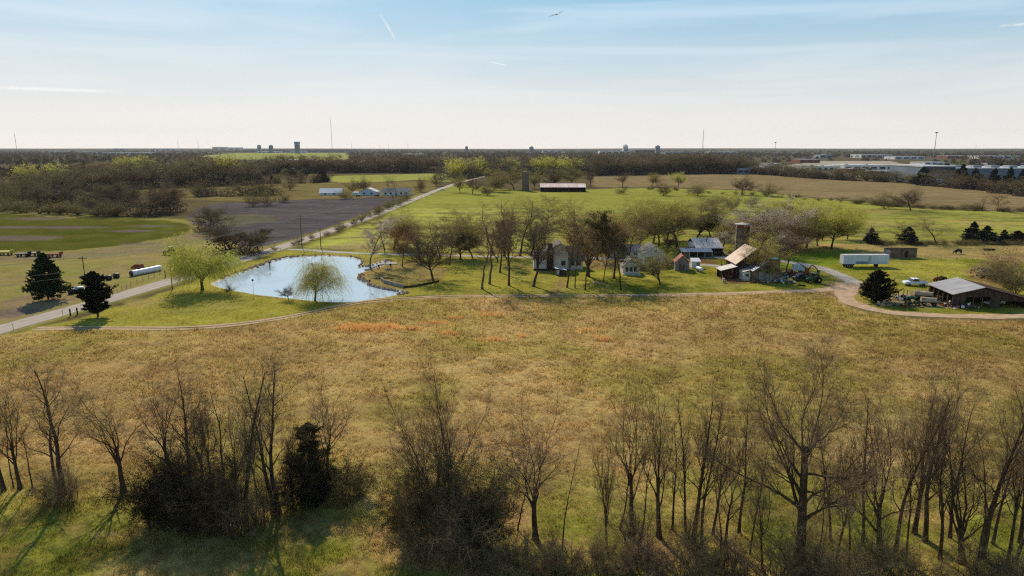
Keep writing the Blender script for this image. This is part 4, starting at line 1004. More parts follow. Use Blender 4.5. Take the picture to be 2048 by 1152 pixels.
row(['shrub1'],'hedge_shrub',[(1745,489),(1800,489),(1850,489),(1925,489),(1990,489),(2060,490)],22,10,24,'low dark shrub in the hedge between pasture and paddock','paddock hedge shrubs','shrub',1,.5)
row(['shrub1'],'fence_shrub',[(1250,379),(1330,380),(1420,386),(1560,396),(1640,401),(1700,405)],22,7,11,'small dark bush along the pasture fence line','pasture fence bushes','shrub',4,.8,.5)
row(['shrub1'],'fence_shrub',[(1695,406),(1780,412),(1850,417),(1950,421),(2060,424)],26,12,26,'dark bush in the continuous scrub along the far brown field','far fence scrub','shrub',3,.6,.4)
row(['shrub1','farshrub'],'pasture_shrub',[(1545,413),(1560,416),(1585,421),(1600,419)],6,10,16,'small dark bush in the group right of the silo tree','pasture bushes','shrub',3,.8)
row(['farshrub','shrub2'],'scrub_bush',[(0,424),(60,426),(140,428),(230,432),(300,433)],16,24,44,'grey-brown scrub along the top of the green field','scrub above the green field','shrub',6,1)
row(['dark1','dark2'],'scrub_tree',[(0,412),(60,410),(130,404),(210,404),(280,412),(360,408)],15,36,44,'dark tree in the scrubby row above the green field','dark trees above the green field','tree',6,2)
row(['farshrub','far1'],'scrub_tree',[(380,394),(440,392),(500,392),(560,390)],12,28,36,'dark tree in the row left of the ploughed field','dark row by the ploughed field','tree',6,1.5)
row(['far0','far1','far3'],'belt_tree',[(0,398),(60,396),(130,386),(200,382),(290,376),(400,372),(512,368)],44,44,52,'brown tree in the near woodland belt on the left','near left woodland belt','tree',10,1.6)
row(['far0','far2','fargreen','far3'],'belt_tree',[(-20,372),(120,366),(260,358),(380,354),(520,351)],40,34,40,'tree in the second woodland belt on the left','second left woodland belt','tree',14,2)
row(['far0','far1','pine2'],'belt_tree',[(515,368),(560,367),(610,366),(655,364)],16,17,18,'dark tree in the low belt before the bright green strip','low belt by the green strip','tree',8,1)
row(['far0','far1','far3','far0'],'belt_tree',[(512,349),(600,347),(700,345),(800,345),(905,345)],60,30,34,'tree in the wood behind the bright green strip','wood behind the green strip','tree',14,1.6)
row(['far3','far0','fargreen','far2','fargreen'],'belt_tree',[(905,358),(950,350),(1010,348),(1080,347),(1190,348)],46,30,38,'tree in the wood around the far silo','wood around the far silo','tree',16,2.5)
row(['far1','far0','far3','far1'],'belt_tree',[(1195,351),(1300,348),(1400,347),(1500,347)],60,36,36,'tree in the dense belt beyond the brown field','dense belt beyond the brown field','tree',10,1.2)
row(['far1','far0','farshrub'],'belt_tree',[(1500,348),(1560,351),(1650,358),(1760,363),(1850,368)],50,21,34,'dark tree along the upper edge of the right field','scrub edge of the right field','tree',8,1.0)
row(['far1','pine2','far0'],'belt_tree',[(1850,370),(1920,376),(1990,384),(2070,394)],22,30,30,'dark tree in the belt in front of the big white warehouse','belt before the big warehouse','tree',8,1.2)
for px, py, top, wd in [(1922,372,328,28),(1947,376,336,28),(1986,380,336,28),(2016,384,334,28),(2040,388,338,26)]:
    plant(S['pine2'], 'pine_tree', px, py, top, wd, {1922:'dark pine in front of the left part of the big warehouse',1947:'second dark pine before the warehouse, shorter',1986:'middle dark pine before the big warehouse',2016:'tall dark pine before the right part of the warehouse',2040:'dark pine at the right edge beside the warehouse'}[px])
row(['fargreen'],'leafing_tree',[(215,352),(240,344),(262,338),(284,338),(320,352),(365,354)],9,24,24,'yellow-budded rounded tree among the left woods','yellow-budded trees in the left woods','tree',10,1.5)
row(['farshrub'],'pasture_shrub',[(1560,396),(1598,394),(1615,395)],5,7,14,'low dark bush on the brown field edge','brown field edge bushes','shrub',3,.6)
row(['far2'],'orchard_tree',[(525,320),(545,319),(570,319),(600,318),(640,317)],8,9,8,'small tree in the evenly spaced row on the far green field','row on the far green field','tree',2,.3,.1)

# ------------------------------------------------------------------ the far country: woods that read as one mass
def far_wood(name, n, ymin, ymax, seed, label, hmin=7, hmax=15, keep=None, per=46):
    rng = np.random.default_rng(seed)
    y = np.exp(rng.uniform(math.log(ymin), math.log(ymax), n)); x = rng.uniform(-.95, .95, n)*y
    k = fbm(x, y, 420, seed, 4)+.10*rng.normal(0, 1, n) > .45
    if keep is not None: k &= keep(x, y)
    x = x[k]; y = y[k]; n = len(x)
    h = rng.uniform(hmin, hmax, n); w = h*rng.uniform(.4, .6, n)*np.clip(y/2500, 1, 1.8)
    a = nrm(rng.normal(0, 1, (n, per, 3))); a[..., 2] = np.abs(a[..., 2]); q = rng.uniform(.55, 1, (n, per, 1))
    c = np.stack([x, y, h*.35], 1)[:, None]+a*q*np.stack([w, w, h*.65], 1)[:, None]
    c[:, per*3//4:, 2] *= .5
    e1 = nrm(rng.normal(0, 1, (n, per, 3))); e2 = nrm(np.cross(e1, rng.normal(0, 1, (n, per, 3)))); s = (w*.34)[:, None, None]*rng.uniform(.5, 1.2, (n, per, 1))
    V = np.stack([c+e1*s, c-e1*s*.5+e2*s*.8, c-e1*s*.5-e2*s*.8], 2); V[..., 2] = np.maximum(V[..., 2], .05)
    pal = lin(np.array([(98,84,70),(86,76,64),(112,98,70),(104,80,68),(128,124,70),(70,72,56),(92,84,74),(124,90,76)])); pi = rng.choice(8, n, p=[.24,.2,.14,.14,.1,.07,.08,.03])
    col = np.repeat(pal[pi]*rng.uniform(.8, 1.2, (n, 1)), per*3, 0)
    o = obj(name, mesh_np(name, V.reshape(-1, 3), [np.arange(n*per*3).reshape(-1, 3)], [MATS['far_wood']], None, False, dict(col=col)))
    tag(o, label, 'woodland', kind='stuff')
M('far_wood', (1, 1, 1), (.8, .8, .8), .02, .95, attr='col', trans=.15)
def clear_of_fields(x, y):
    P = np.stack([x, y], 1); k = np.ones(len(x), bool)
    for f in FIELDS:
        if f[0] in ('far_green', 'far_strip', 'right_brown', 'left_olive', 'pasture'): k &= sdist(P, f[1]) > 8
    k &= ldist(P, ROAD) > 14
    # the open commercial land on the right
    px = x/(y+9)*1393+1024; dep = y
    k &= ~((px > 1490) & (dep > 900) & (dep < 2600) & (fbm(x, y, 150, 55, 2) > .38))
    k &= ~((px > 440) & (px < 700) & (dep > 1500) & (dep < 6200) & (fbm(x, y, 300, 56, 2) > .30))
    return k
far_wood('woodland', 4200, 820, 1900, 61, 'brown leafless woods covering the middle distance', 8, 14, clear_of_fields, 60)
far_wood('far_woodland', 9000, 1900, 6500, 62, 'far woods reaching to the horizon', 9, 15, clear_of_fields, 30)
far_wood('horizon_woodland', 9000, 6500, 13500, 63, 'faint woods along the horizon', 12, 20, None, 14)
# ------------------------------------------------------------------ materials for buildings and machines
WX = (1, 0, 0); WY = (0, 1, 0)
M('siding', L3(214,208,200), L3(188,182,174), .6, .7, stripes=((0,0,1), .22, .08), bump=.3)
M('siding_blue', L3(190,202,212), L3(168,180,192), .6, .7, stripes=((0,0,1), .25, .08), bump=.3)
M('shingle', L3(128,116,110), L3(100,90,88), 1.5, .9, bump=.4)
M('shingle_grey', L3(150,144,138), L3(118,112,108), 1.2, .9, bump=.3)
M('stone', L3(92,70,60), L3(52,42,38), 2.2, .9, bump=.8)
M('glass', L3(46,52,60), L3(30,34,40), .5, .12, spec=.6)
M('curtain', L3(186,184,178), L3(160,158,152), 1, .6)
M('trim', L3(196,192,186), L3(176,172,166), 1, .6)
M('boards', L3(138,118,102), L3(92,76,66), .8, .9, stripes=(WX, .28, .35), bump=.5)
M('boards_grey', L3(150,146,140), L3(112,108,104), .8, .9, stripes=(WX, .3, .3), bump=.5)
M('boards_dark', L3(92,76,68), L3(58,48,44), .8, .9, stripes=(WX, .3, .35), bump=.5)
M('metal_pale', L3(206,196,186), L3(184,170,158), .35, .5, .25, stripes=(WX, .6, .08), bump=.4)
M('metal_rust_pale', L3(160,140,124), L3(138,110,92), .4, .6, .15, stripes=(WX, .7, .12), bump=.4)
M('metal_grey', L3(168,164,160), L3(148,140,136), .4, .5, .3, stripes=(WY, .6, .12), bump=.4)
M('metal_blue', L3(136,148,160), L3(112,122,134), .4, .45, .3, stripes=(WX, .6, .1), bump=.4)
M('rust', L3(150,86,58), L3(104,64,48), 1.2, .85, .2)
M('rust_dark', L3(92,68,58), L3(64,52,48), .8, .9)
M('rust_roof', L3(184,128,108), L3(150,100,84), .6, .8, .1, stripes=(WX, .6, .15), bump=.4)
M('dark_metal', L3(52,48,46), L3(34,32,32), 1, .6, .4)
M('white_paint', L3(226,224,220), L3(206,204,202), .8, .4)
M('white_panel', L3(214,216,220), L3(192,196,202), .3, .45, stripes=(WX, .5, .07), bump=.2)
M('car_white', L3(232,232,232), L3(224,224,226), .5, .25, spec=.6)
M('car_dark', L3(48,52,60), L3(38,40,46), .5, .25, spec=.6)
M('car_red', L3(120,44,38), L3(90,38,34), .5, .4, spec=.5)
M('car_cream', L3(176,160,130), L3(128,98,74), .8, .6)
M('tyre', L3(34,32,31), L3(24,23,22), 2, .9)
M('rim', L3(170,168,164), L3(140,138,134), 1, .4, .5)
M('rim_yellow', L3(216,190,70), L3(190,160,60), 1, .5)
M('tractor_green', L3(50,96,52), L3(40,74,44), 1, .5)
M('boom_orange', L3(168,106,56), L3(128,78,46), 1.2, .8)
M('teal', L3(84,132,140), L3(66,106,114), 1, .6)
M('silo_block', L3(132,114,102), L3(100,86,76), 1.2, .95, stripes=((0,0,1), .4, .16), bump=.4)
M('pole_wood', L3(104,88,74), L3(74,62,54), 2, .9)
M('plastic_white', L3(232,230,228), L3(206,202,202), .9, .4)
M('bale_black', L3(44,42,44), L3(66,60,58), 1.5, .5)
M('hay', L3(160,136,92), L3(124,104,70), 3, .95, bump=.5)
M('cow_hide', L3(30,27,26), L3(20,18,18), 2, .7)
M('wood_cut', L3(206,178,138), L3(168,138,104), 2, .8)
M('cable', L3(200,190,170), L3(180,170,150), 1, .5)
M('roof_red', L3(208,168,156), L3(224,208,196), .12, .7, stripes=(WX, 1.0, .15))
M('concrete_wall', L3(168,164,156), L3(128,124,116), 1.2, .9, bump=.3)
M('rock', L3(182,158,140), L3(136,116,102), 2, .95, bump=.5)
mt = MATS
def T(name, px, py, rz, label, cat, group=None): 
    x, y = at(px, py); return empty(name, (x, y, 0), rz, label, cat, group)
def window(parent, x, z, w, h, y=-.03, pane='glass', ax='y'):
    f = MB().box(x-w/2-.1, x+w/2+.1, y-.04, y+.02, z-.1, z+h+.1).build('window', mt['trim'], parent)
    MB().box(x-w/2, x+w/2, y-.07, y-.045, z, z+h).build('pane', mt[pane], f)
    return f
def gable(parent, x0, x1, y0, y1, eaveL, peak, xp=None, eaveR=None, wall='siding', roof='shingle', over=.35, th=.14, nowall=False):
    """gable facing the camera, ridge running away"""
    xp = (x0+x1)/2 if xp is None else xp; eaveR = eaveL if eaveR is None else eaveR
    if not nowall: MB().prism([(x0,-.2),(x1,-.2),(x1,eaveR),(xp,peak),(x0,eaveL)], y0, y1).build('wall', mt[wall], parent)
    sl = (peak-eaveL)/(xp-x0); sr = (peak-eaveR)/(x1-xp); g = .03
    m = MB().prism([(x0-over,eaveL-over*sl+g),(xp,peak+g),(xp,peak+th+g),(x0-over,eaveL-over*sl+th+g)], y0-over, y1+over)
    m.prism([(xp+.002,peak+g),(x1+over,eaveR-over*sr+g),(x1+over,eaveR-over*sr+th+g),(xp+.002,peak+th+g)], y0-over, y1+over)
    return m.build('roof', mt[roof], parent)
def gable_x(parent, x0, x1, y0, y1, eave, peak, wall='siding', roof='shingle', over=.35, th=.14, yp=None):
    """ridge parallel to the picture, one roof slope towards the camera"""
    yp = (y0+y1)/2 if yp is None else yp; g = .03
    if wall: MB().prism([(y0,-.2),(y1,-.2),(y1,eave),(yp,peak),(y0,eave)], x0, x1, 'x').build('wall', mt[wall], parent)
    s0 = (peak-eave)/(yp-y0); s1 = (peak-eave)/(y1-yp)
    m = MB().prism([(y0-over,eave-over*s0+g),(yp,peak+g),(yp,peak+th+g),(y0-over,eave-over*s0+th+g)], x0-over, x1+over, 'x')
    m.prism([(yp+.002,peak+g),(y1+over,eave-over*s1+g),(y1+over,eave-over*s1+th+g),(yp+.002,peak+th+g)], x0-over, x1+over, 'x')
    return m.build('roof', mt[roof], parent)
def wheel(parent, x, y, r, w=.25, rim='rim', name='wheel'):
    t = MB().lathe([(r*.55,-w/2),(r*.9,-w/2),(r,-w*.3),(r,w*.3),(r*.9,w/2),(r*.55,w/2)], 18, 'y', (x, y, r)).build(name, mt['tyre'], parent)
    MB().lathe([(r*.2,-w/2-.02),(r*.52,-w/2+.02),(r*.56,-w*.2),(r*.56,w*.2),(r*.52,w/2-.02),(r*.2,w/2+.02)], 14, 'y', (x, y, r)).build('rim', mt[rim], t)

# ------------------------------------------------------------------ farmhouse and yard buildings
h = T('farmhouse', 1102, 541, 0, 'white farmhouse with a broad dark stone chimney on its gable wall', 'house')
rf = gable(h, -5.2, 5.1, 0, 9, 4.0, 8.0, 2.7, 5.6)
MB().box(-1.3, .6, -.75, -.02, -.1, 6.6).box(-1.0, .35, -.7, -.05, 6.6, 8.3).build('chimney', mt['stone'], h)
MB().box(-.35, -.05, -.80, -.755, 5.0, 6.3).box(-.6, .2, -.79, -.756, 5.8, 6.0).build('chimney_ornament', mt['trim'], h)
for a in ((-3.7,1.6,1.5,1.3,'curtain'),(-3.9+.75,1.6,.02,1.3,'trim'),(2.4,4.6,1.4,1.3,'curtain'),(3.7,1.6,1.2,1.3,'glass')):
    if a[2] > .1: window(h, a[0], a[1], a[2], a[3], pane=a[4])
MB().box(-5.3, 5.2, -.12, -.01, -.1, .55).build('foundation', mt['dark_metal'], h)
gable_x(h, 5.15, 9.8, 1.5, 9, 3.0, 6.6)
for x in (6.5, 8.4): window(h, x, 1.3, 1.3, 1.3, y=1.46)
t = T('cellar_entrance', 1122, 551, 0, 'small dark boxy cellar entrance with a pale sloping cover beside the farmhouse', 'cellar entrance')
MB().prism([(-1.5,0),(1.5,0),(1.5,1.5),(-1.5,2.0)], 0, 1.9).build('wall', mt['boards_dark'], t)
MB().prism([(-1.7,2.03),(1.7,1.48),(1.7,1.60),(-1.7,2.15)], -.2, 2.0).build('roof', mt['siding_blue'], t)
MB().box(-1.3, -.5, -.05, -.01, .3, 1.6).build('door', mt['trim'], t)
t = T('cottage', 1262, 549, 0, 'little white cottage with three dark windows right of the ivy-clad tree', 'house')
gable(t, -2.4, 2.4, 0, 5, 2.5, 4.5, roof='shingle_grey')
for x in (-1.2, 0, 1.2): window(t, x, .9, .75, 1.3)
MB().box(-2.6, 2.6, -1.3, -.05, -.1, .35).build('porch', mt['trim'], t)
t = T('gabled_house', 1309, 531, R(4), 'pale blue-white gabled house standing behind the pruned tree', 'house')
gable(t, -3.3, 3.3, 0, 8, 3.9, 6.2, wall='siding_blue', roof='shingle_grey')
window(t, -1.6, 1.4, 1.0, 1.3); window(t, .2, 4.1, .7, .8)
d = MB().box(.2, 1.1, -.06, -.005, 0, 2.1).build('door', mt['car_red'], t); MB().box(.95, 1.02, -.12, -.065, 1.0, 1.1).build('handle', mt['rim'], d)
t = T('long_low_house', 1262, 514, 0, 'low house with a long grey roof behind the cottage', 'house')
gable_x(t, -6.5, 3.5, 0, 6, 2.0, 3.8, 'siding', 'shingle_grey')
for x in (-4, -1, 1.5): window(t, x, .7, 1.1, .9)
t = T('garden_shed', 1364, 542, R(-8), 'small grey board shed with a rust-pink gable roof', 'shed')
gable(t, -2.0, 2.0, 0, 4.6, 2.7, 4.6, wall='boards_grey', roof='rust_roof')
MB().box(-.9, .9, -.06, -.01, 0, 2.1).build('door', mt['boards'], t)
t = T('white_shed', 1392, 537, 0, 'tiny white shed with a bright flat sloping roof beside the rusty-roofed shed', 'shed')
MB().prism([(0,0),(2.4,0),(2.4,2.7),(0,2.1)], -1.25, 1.25, 'x').build('wall', mt['white_paint'], t)
MB().prism([(-.25,2.08),(2.6,2.79),(2.6,2.9),(-.25,2.19)], -1.4, 1.4, 'x').build('roof', mt['white_paint'], t)
MB().box(.2, 1.0, -.05, -.01, 0, 1.8).build('door', mt['boards_grey'], t)
t = T('propane_tank', 1399, 544, R(14), 'white capsule-shaped propane tank on the lawn by the white shed', 'tank')
MB().lathe([(.05,-1.7),(.35,-1.62),(.55,-1.35),(.6,-1.0),(.6,1.0),(.55,1.35),(.35,1.62),(.05,1.7)], 16, 'y', (0,0,1.0)).build('tank_body', mt['plastic_white'], t, True)
for y in (-1, 1): MB().box(-.4, .4, y-.1, y+.1, 0, .55).build('leg', mt['concrete_wall'], t)
MB().lathe([(.16,0),(.16,.22),(.05,.28)], 10, 'z', (0,0,1.58)).build('valve_dome', mt['rim'], t)

t = T('metal_roofed_shelter', 1412, 512, 0, 'open farm shelter with a large pale metal roof and dark interior', 'shelter')
MB().prism([(0,2.6),(7.5,5.2),(7.5,5.34),(0,2.74)], -3.6, 6.0, 'x').build('roof', mt['metal_pale'], t)
MB().prism([(7.55,5.34),(7.55,5.2),(12,3.4),(12,3.54)], -3.6, 6.0, 'x').build('roof', mt['metal_pale'], t)
MB().box(-3.3, 5.7, 10.5, 10.7, 0, 3.6).build('back_wall', mt['boards_dark'], t)
MB().box(-3.4, -3.25, .3, 10.5, 0, 2.6).box(5.65, 5.8, .3, 10.5, 0, 2.6).build('side_wall', mt['boards_dark'], t)
for x in (-3.2, .2, 2.8, 5.6): MB().box(x-.1, x+.1, .2, .4, 0, 2.6).build('post', mt['pole_wood'], t)
MB().lathe([(.12,0),(.12,1.3),(.2,1.35),(.2,1.5)], 8, 'z', (1.2,4.5,4.1)).build('stove_pipe', mt['dark_metal'], t)
MB().prism([(1.0,3.0),(5,4.2),(5,4.32),(1.0,3.12)], -5.6, -3.65, 'x').build('lean_to_roof', mt['shingle_grey'], t)
t = T('carport', 1394, 516, R(-2), 'long blue-grey lean-to carport in front of the pale metal roof', 'carport')
MB().prism([(0,2.0),(3.4,2.9),(3.4,3.0),(0,2.1)], -5.4, 5.2, 'x').build('roof', mt['metal_blue'], t)
for x in (-5.2, -2.6, .1, 2.6, 5.0): MB().box(x-.07, x+.07, .1, .24, 0, 2.05).build('post', mt['trim'], t)
MB().box(-5.3, 5.1, 3.2, 3.3, 0, 2.8).build('back_wall', mt['boards_dark'], t)

# silo
t = T('silo', 1480.5, 531, 0, 'tall grey-brown block silo with a rusty flat cap behind the bare tree', 'silo')
MB().lathe([(2.15,0),(2.15,11.9)], 28).build('wall', mt['silo_block'], t, False)
MB().lathe([(2.18,11.92),(2.18,12.9)], 28).build('top_band', mt['rust'], t)
MB().lathe([(2.4,12.92),(2.4,13.1),(.3,13.5)], 28).build('cap', mt['metal_pale'], t)
MB().box(-2.35, -2.05, -1.0, -.6, 0, 12.9).build('chute', mt['metal_pale'], t)
for z in (1.5, 3.5, 5.5, 7.5, 9.5): MB().lathe([(2.17,z),(2.2,z+.02),(2.2,z+.10),(2.17,z+.12)], 28).build('hoop', mt['rust'], t)

# barn
t = T('barn', 1534, 564, 0, 'weathered board barn with a wide sliding door and a patched pink-white roof', 'barn')
gable(t, -3.9, 3.9, 0, 5, 3.1, 5.7, wall='boards', roof='metal_blue', over=.3)
dd = MB().box(-2.4, 1.6, -.12, -.03, .1, 3.0).build('sliding_door', mt['boards_grey'], t)
MB().box(-3.0, 2.2, -.18, -.125, 3.0, 3.15).build('door_rail', mt['dark_metal'], dd)
MB().box(-2.4, 1.6, -.2, -.13, .0, .22).build('kick_board', mt['wood_cut'], dd)
gable(t, -6.9, 4.0, 5.35, 15, 4.2, 8.3, -1.6, 4.0, wall='boards_dark', roof='metal_rust_pale')
MB().prism([(-11.6,2.3),(-6.95,3.5),(-6.95,3.62),(-11.6,2.42)], 4.2, 9.4).build('lean_to_roof', mt['metal_pale'], t)
MB().box(-11.3, -7.2, 8.6, 8.75, 0, 2.6).build('lean_to_wall', mt['boards_dark'], t)
for x in (-11.3, -9.2, -7.2): MB().box(x-.09, x+.09, 4.4, 4.58, 0, 2.45).build('post', mt['pole_wood'], t)
MB().box(-6.0, -4.1, 1.6, 5.3, 0, 2.6).build('side_room', mt['siding'], t)
MB().prism([(-6.2,2.5),(-3.95,3.1),(-3.95,3.2),(-6.2,2.6)], 1.4, 5.3).build('side_roof', mt['metal_pale'], t)
window(t, -5.1, 1.3, .8, .7, y=1.57)
t = T('smokestack', 1557.5, 536, 0, 'tall thick dark pipe standing upright behind the barn', 'pipe')
MB().lathe([(.32,0),(.32,4.9),(.38,4.95),(.38,5.2)], 12).build('pipe', mt['dark_metal'], t); MB().box(-.6, .6, -.6, .6, 0, .25).build('base', mt['concrete_wall'], t)
t = T('storage_bin', 1549, 529, 0, 'teal-topped dark metal bin behind the barn', 'bin')
MB().box(-1.0, 1.0, 0, 1.8, 0, 1.6).build('bin_body', mt['dark_metal'], t); MB().prism([(-.1,1.63),(1.9,1.95),(1.9,2.1),(-.1,1.75)], -1.15, 1.15, 'x').build('lid', mt['teal'], t)

# cattle pen in front of the lean-to
def fence(name, pts, label, n=None, hp=1.2, rails=(.5, .95), mat='pole_wood', rail='pole_wood', r=.06, rr=.025, group=None, step=2.6, world_pts=False):
    P = [Vector((*(p if world_pts else at(*p)), 0)) for p in pts]
    o = empty(name, P[0], 0, label, 'fence', group); O = P[0]
    for a, b in zip(P[:-1], P[1:]):
        k = max(1, round((b-a).length/step))
        for i in range(k+(b == P[-1])):
            q = a.lerp(b, i/k)-O
            MB().tube([(q.x, q.y, -.1), (q.x, q.y, hp)], r, 5).build('post', mt[mat], o)
        for z in rails:
            ra = a-O; rb = b-O
            MB().tube([(ra.x, ra.y, z), (rb.x, rb.y, z)], rr, 4).build('rail', mt[rail], o)
    return o
fence('pen_fence', [(1442,547),(1446,566),(1500,567)], 'rusty cattle pen fence with rails in front of the lean-to', rails=(.4,.8,1.15), rail='rust', step=2.0, rr=.04)
fence('pen_fence', [(1443,545),(1442,528),(1456,526)], 'tall rusty panel fence left of the lean-to', rails=(.5,1.0,1.5), hp=1.7, rail='rust', step=1.8, rr=.04)
fence('rail_fence', [(1385,530),(1400,521),(1440,522)], 'rusty low fence round the bare garden plot behind the white shed', rails=(.5,.9), rail='rust', rr=.03)
t = T('bale_feeder', 1458, 556, 0, 'dark ring-shaped feeder in the cattle pen', 'feeder')
MB().lathe([(1.3,0),(1.35,.0),(1.35,.5),(1.3,.5)], 18).build('ring', mt['dark_metal'], t)
for z in (.9, 1.2): MB().lathe([(1.3,z),(1.35,z),(1.35,z+.06),(1.3,z+.06)], 18).build('rail', mt['rust'], t)
MB().blob((0,0,.5), (1.1,1.1,.6), 3, 12).build('hay', mt['hay'], t)
t = T('water_trough', 1447, 565, R(10), 'white upright barrel at the corner of the cattle pen', 'barrel')
MB().lathe([(.28,0),(.34,.1),(.36,.6),(.34,1.1),(.28,1.2)], 14).build('drum', mt['plastic_white'], t)

# ------------------------------------------------------------------ vehicles and machines
def car_profile(parent, prof, w, paint, glassprof, wb, r, name='body'):
    MB().prism(prof, -w/2, w/2).build(name, mt[paint], parent, bevel=.05)
    cab = [(x, z) for x, z in glassprof]
    g = MB().prism(cab, -w/2-.012, w/2+.012).build('side_window', mt['glass'], parent)
    a, b_, c, d = glassprof; e = .04
    MB().add([(a[0]-.22,-w/2+.12,a[1]),(a[0]-.22,w/2-.12,a[1]),(d[0]-.22,w/2-.2,d[1]),(d[0]-.22,-w/2+.2,d[1]),(a[0]-.26,-w/2+.12,a[1]+e),(a[0]-.26,w/2-.12,a[1]+e),(d[0]-.26,w/2-.2,d[1]+e),(d[0]-.26,-w/2+.2,d[1]+e)], [(0,1,2,3),(7,6,5,4),(0,4,5,1),(1,5,6,2),(2,6,7,3),(3,7,4,0)]).build('windshield', mt['glass'], parent)
    for x in wb:
        for y in (-w/2+.1, w/2-.1): wheel(parent, x, y, r, .24)
def pickup(px, py, rz, label, paint='car_white', group=None, name='pickup_truck', L=5.9):
    t = T(name, px, py, rz, label, 'truck', group); s = L/5.6
    P = lambda q: [(a*s, b) for a, b in q]
    car_profile(t, P([(-2.75,.5),(2.75,.5),(2.78,1.25),(.75,1.25),(.62,2.0),(-.75,2.02),(-1.35,1.28),(-2.6,1.15),(-2.78,.85)]), 1.9, paint,
                P([(-1.2,1.3),(.6,1.3),(.52,1.88),(-.70,1.90)]), (-1.75*s, 1.7*s), .40)
    MB().box(.9*s, 2.7*s, -.75, .75, 1.255, 1.265).build('truck_bed', mt['dark_metal'], t)
    MB().box(2.1*s, 2.18*s, -.93, -.80, .45, 1.12).build('trim', mt[paint], t)
    for y in (-.7, .7): MB().box(-2.8*s, -2.74*s, y-.15, y+.15, .7, .9).build('headlight', mt['curtain'], t)
    MB().box(-.25*s, -.18*s, -.95, -.93, .5, 1.15).build('door_seam', mt['dark_metal'], t)
    return t
pickup(1829, 571, R(-4), 'white extended-cab pickup truck parked on the grass near the open barn')
pickup(1601, 561, R(6), 'dark pickup truck parked under the rusty crane truck', 'car_dark', L=4.4)
def car(px, py, rz, label, paint, group=None, name='parked_car', L=4.5):
    t = T(name, px, py, rz, label, 'car', group); s = L/4.5; P = lambda q: [(a*s, b) for a, b in q]
    car_profile(t, P([(-2.2,.4),(2.2,.4),(2.25,1.0),(1.5,1.08),(1.0,1.5),(-.55,1.52),(-1.15,1.05),(-2.1,.92),(-2.25,.7)]), 1.75, paint,
                P([(-1.0,1.06),(1.3,1.08),(.92,1.44),(-.5,1.46)]), (-1.4*s, 1.4*s), .34)
    return t
car(1337, 530, R(12), 'dark car parked beside the blue-white gabled house', 'car_dark')
car(1388, 512, R(95), 'dark car under the left half of the carport', 'car_dark')
car(1414, 513, R(8), 'dark car under the right half of the carport', 'car_dark')
car(1434, 510, R(-5), 'dark car in front of the pale metal roof, right of the carport', 'car_dark')
t = T('storage_crate', 1374, 513, 0, 'beige crate at the left end of the carport', 'crate')
MB().box(-1.2, 1.2, 0, 1.2, 0, 1.9).build('crate_body', mt['car_cream'], t, bevel=.04)
for z in (.5, 1.2): MB().box(-1.25, 1.25, -.04, -.005, z, z+.12).build('slat', mt['wood_cut'], t)

def tractor(px, py, rz, label, green='tractor_green', rim='rim_yellow', s=1.0, cab=True, name='tractor'):
    t = T(name, px, py, rz, label, 'tractor'); t.scale = (s, s, s)
    MB().prism([(-2.2,.75),(-.2,.75),(-.2,1.65),(-1.3,1.6),(-2.2,1.35)], -.38, .38).build('hood', mt[green], t, bevel=.06)
    MB().prism([(-.25,.6),(1.3,.6),(1.4,1.3),(-.25,1.35)], -.45, .45).build('chassis', mt[green], t)
    if cab:
        MB().prism([(-.3,1.36),(1.25,1.31),(1.1,2.6),(-.15,2.6)], -.7, .7).build('cab_window', mt['glass'], t)
        MB().box(-.3, 1.3, -.8, .8, 2.61, 2.8).build('cab_roof', mt[green], t, bevel=.05)
        for x, y in ((-.27,-.72),(-.27,.72),(1.2,-.72),(1.2,.72)): MB().tube([(x,y,1.3),(x*.85,y,2.62)], .05, 5).build('cab_post', mt[green], t)
    else:
        MB().tube([(.2,0,1.35),(-.1,0,1.75)], .03, 5).build('steering_wheel', mt['dark_metal'], t); MB().box(.6, 1.1, -.3, .3, 1.35, 1.8).build('seat', mt['dark_metal'], t)
    MB().tube([(-1.1,.1,1.6),(-1.1,.1,2.4)], .05, 6).build('exhaust', mt['dark_metal'], t)
    for y in (-.85, .85): wheel(t, 1.0, y, .88, .45, rim, 'rear_wheel')
    for y in (-.7, .7): wheel(t, -1.6, y, .48, .28, rim, 'front_wheel')
    return t
tractor(1627, 566, R(8), 'green farm tractor with cab and yellow wheel rims by the drive')
t = T('crane_truck', 1603, 553, R(-6), 'rusty orange-brown crane truck with two raised booms behind the green tractor', 'crane truck')
MB().box(-2.6, 2.2, -.9, .9, .75, 1.15).build('flatbed', mt['rust'], t)
MB().prism([(-3.9,.6),(-2.7,.6),(-2.7,2.0),(-3.3,2.0),(-3.9,1.3)], -.9, .9).build('cab', mt['car_red'], t)
MB().box(.9, 1.9, -.5, .5, 1.15, 2.5).build('turret', mt['boom_orange'], t)
MB().tube([(1.4,0,2.2),(.2,0,3.1),(-1.3,0,4.1)], [.22,.17,.10], 5).build('boom', mt['boom_orange'], t)
MB().tube([(2.9,.4,3.3),(3.6,.4,2.8),(4.6,.4,1.7)], [.20,.17,.14], 5).build('boom', mt['boom_orange'], t)
MB().tube([(1.6,0,1.6),(2.3,.2,2.9),(2.9,.4,3.3)], [.22,.18,.16], 5).build('boom', mt['boom_orange'], t)
MB().box(4.4, 4.9, 0, .8, 1.1, 1.8).build('bucket', mt['dark_metal'], t)
for x in (-3.2, -1.2, 1.2):
    for y in (-.85, .85): wheel(t, x, y, .48, .3)
t = T('box_trailer', 1598, 544, R(-3), 'short white box trailer behind the crane truck', 'trailer')
MB().box(-1.9, 1.7, -.95, .95, .55, 2.3).build('box', mt['white_panel'], t, bevel=.04)
MB().tube([(-1.9,0,.6),(-2.9,0,.5)], .05, 5).build('hitch', mt['dark_metal'], t)
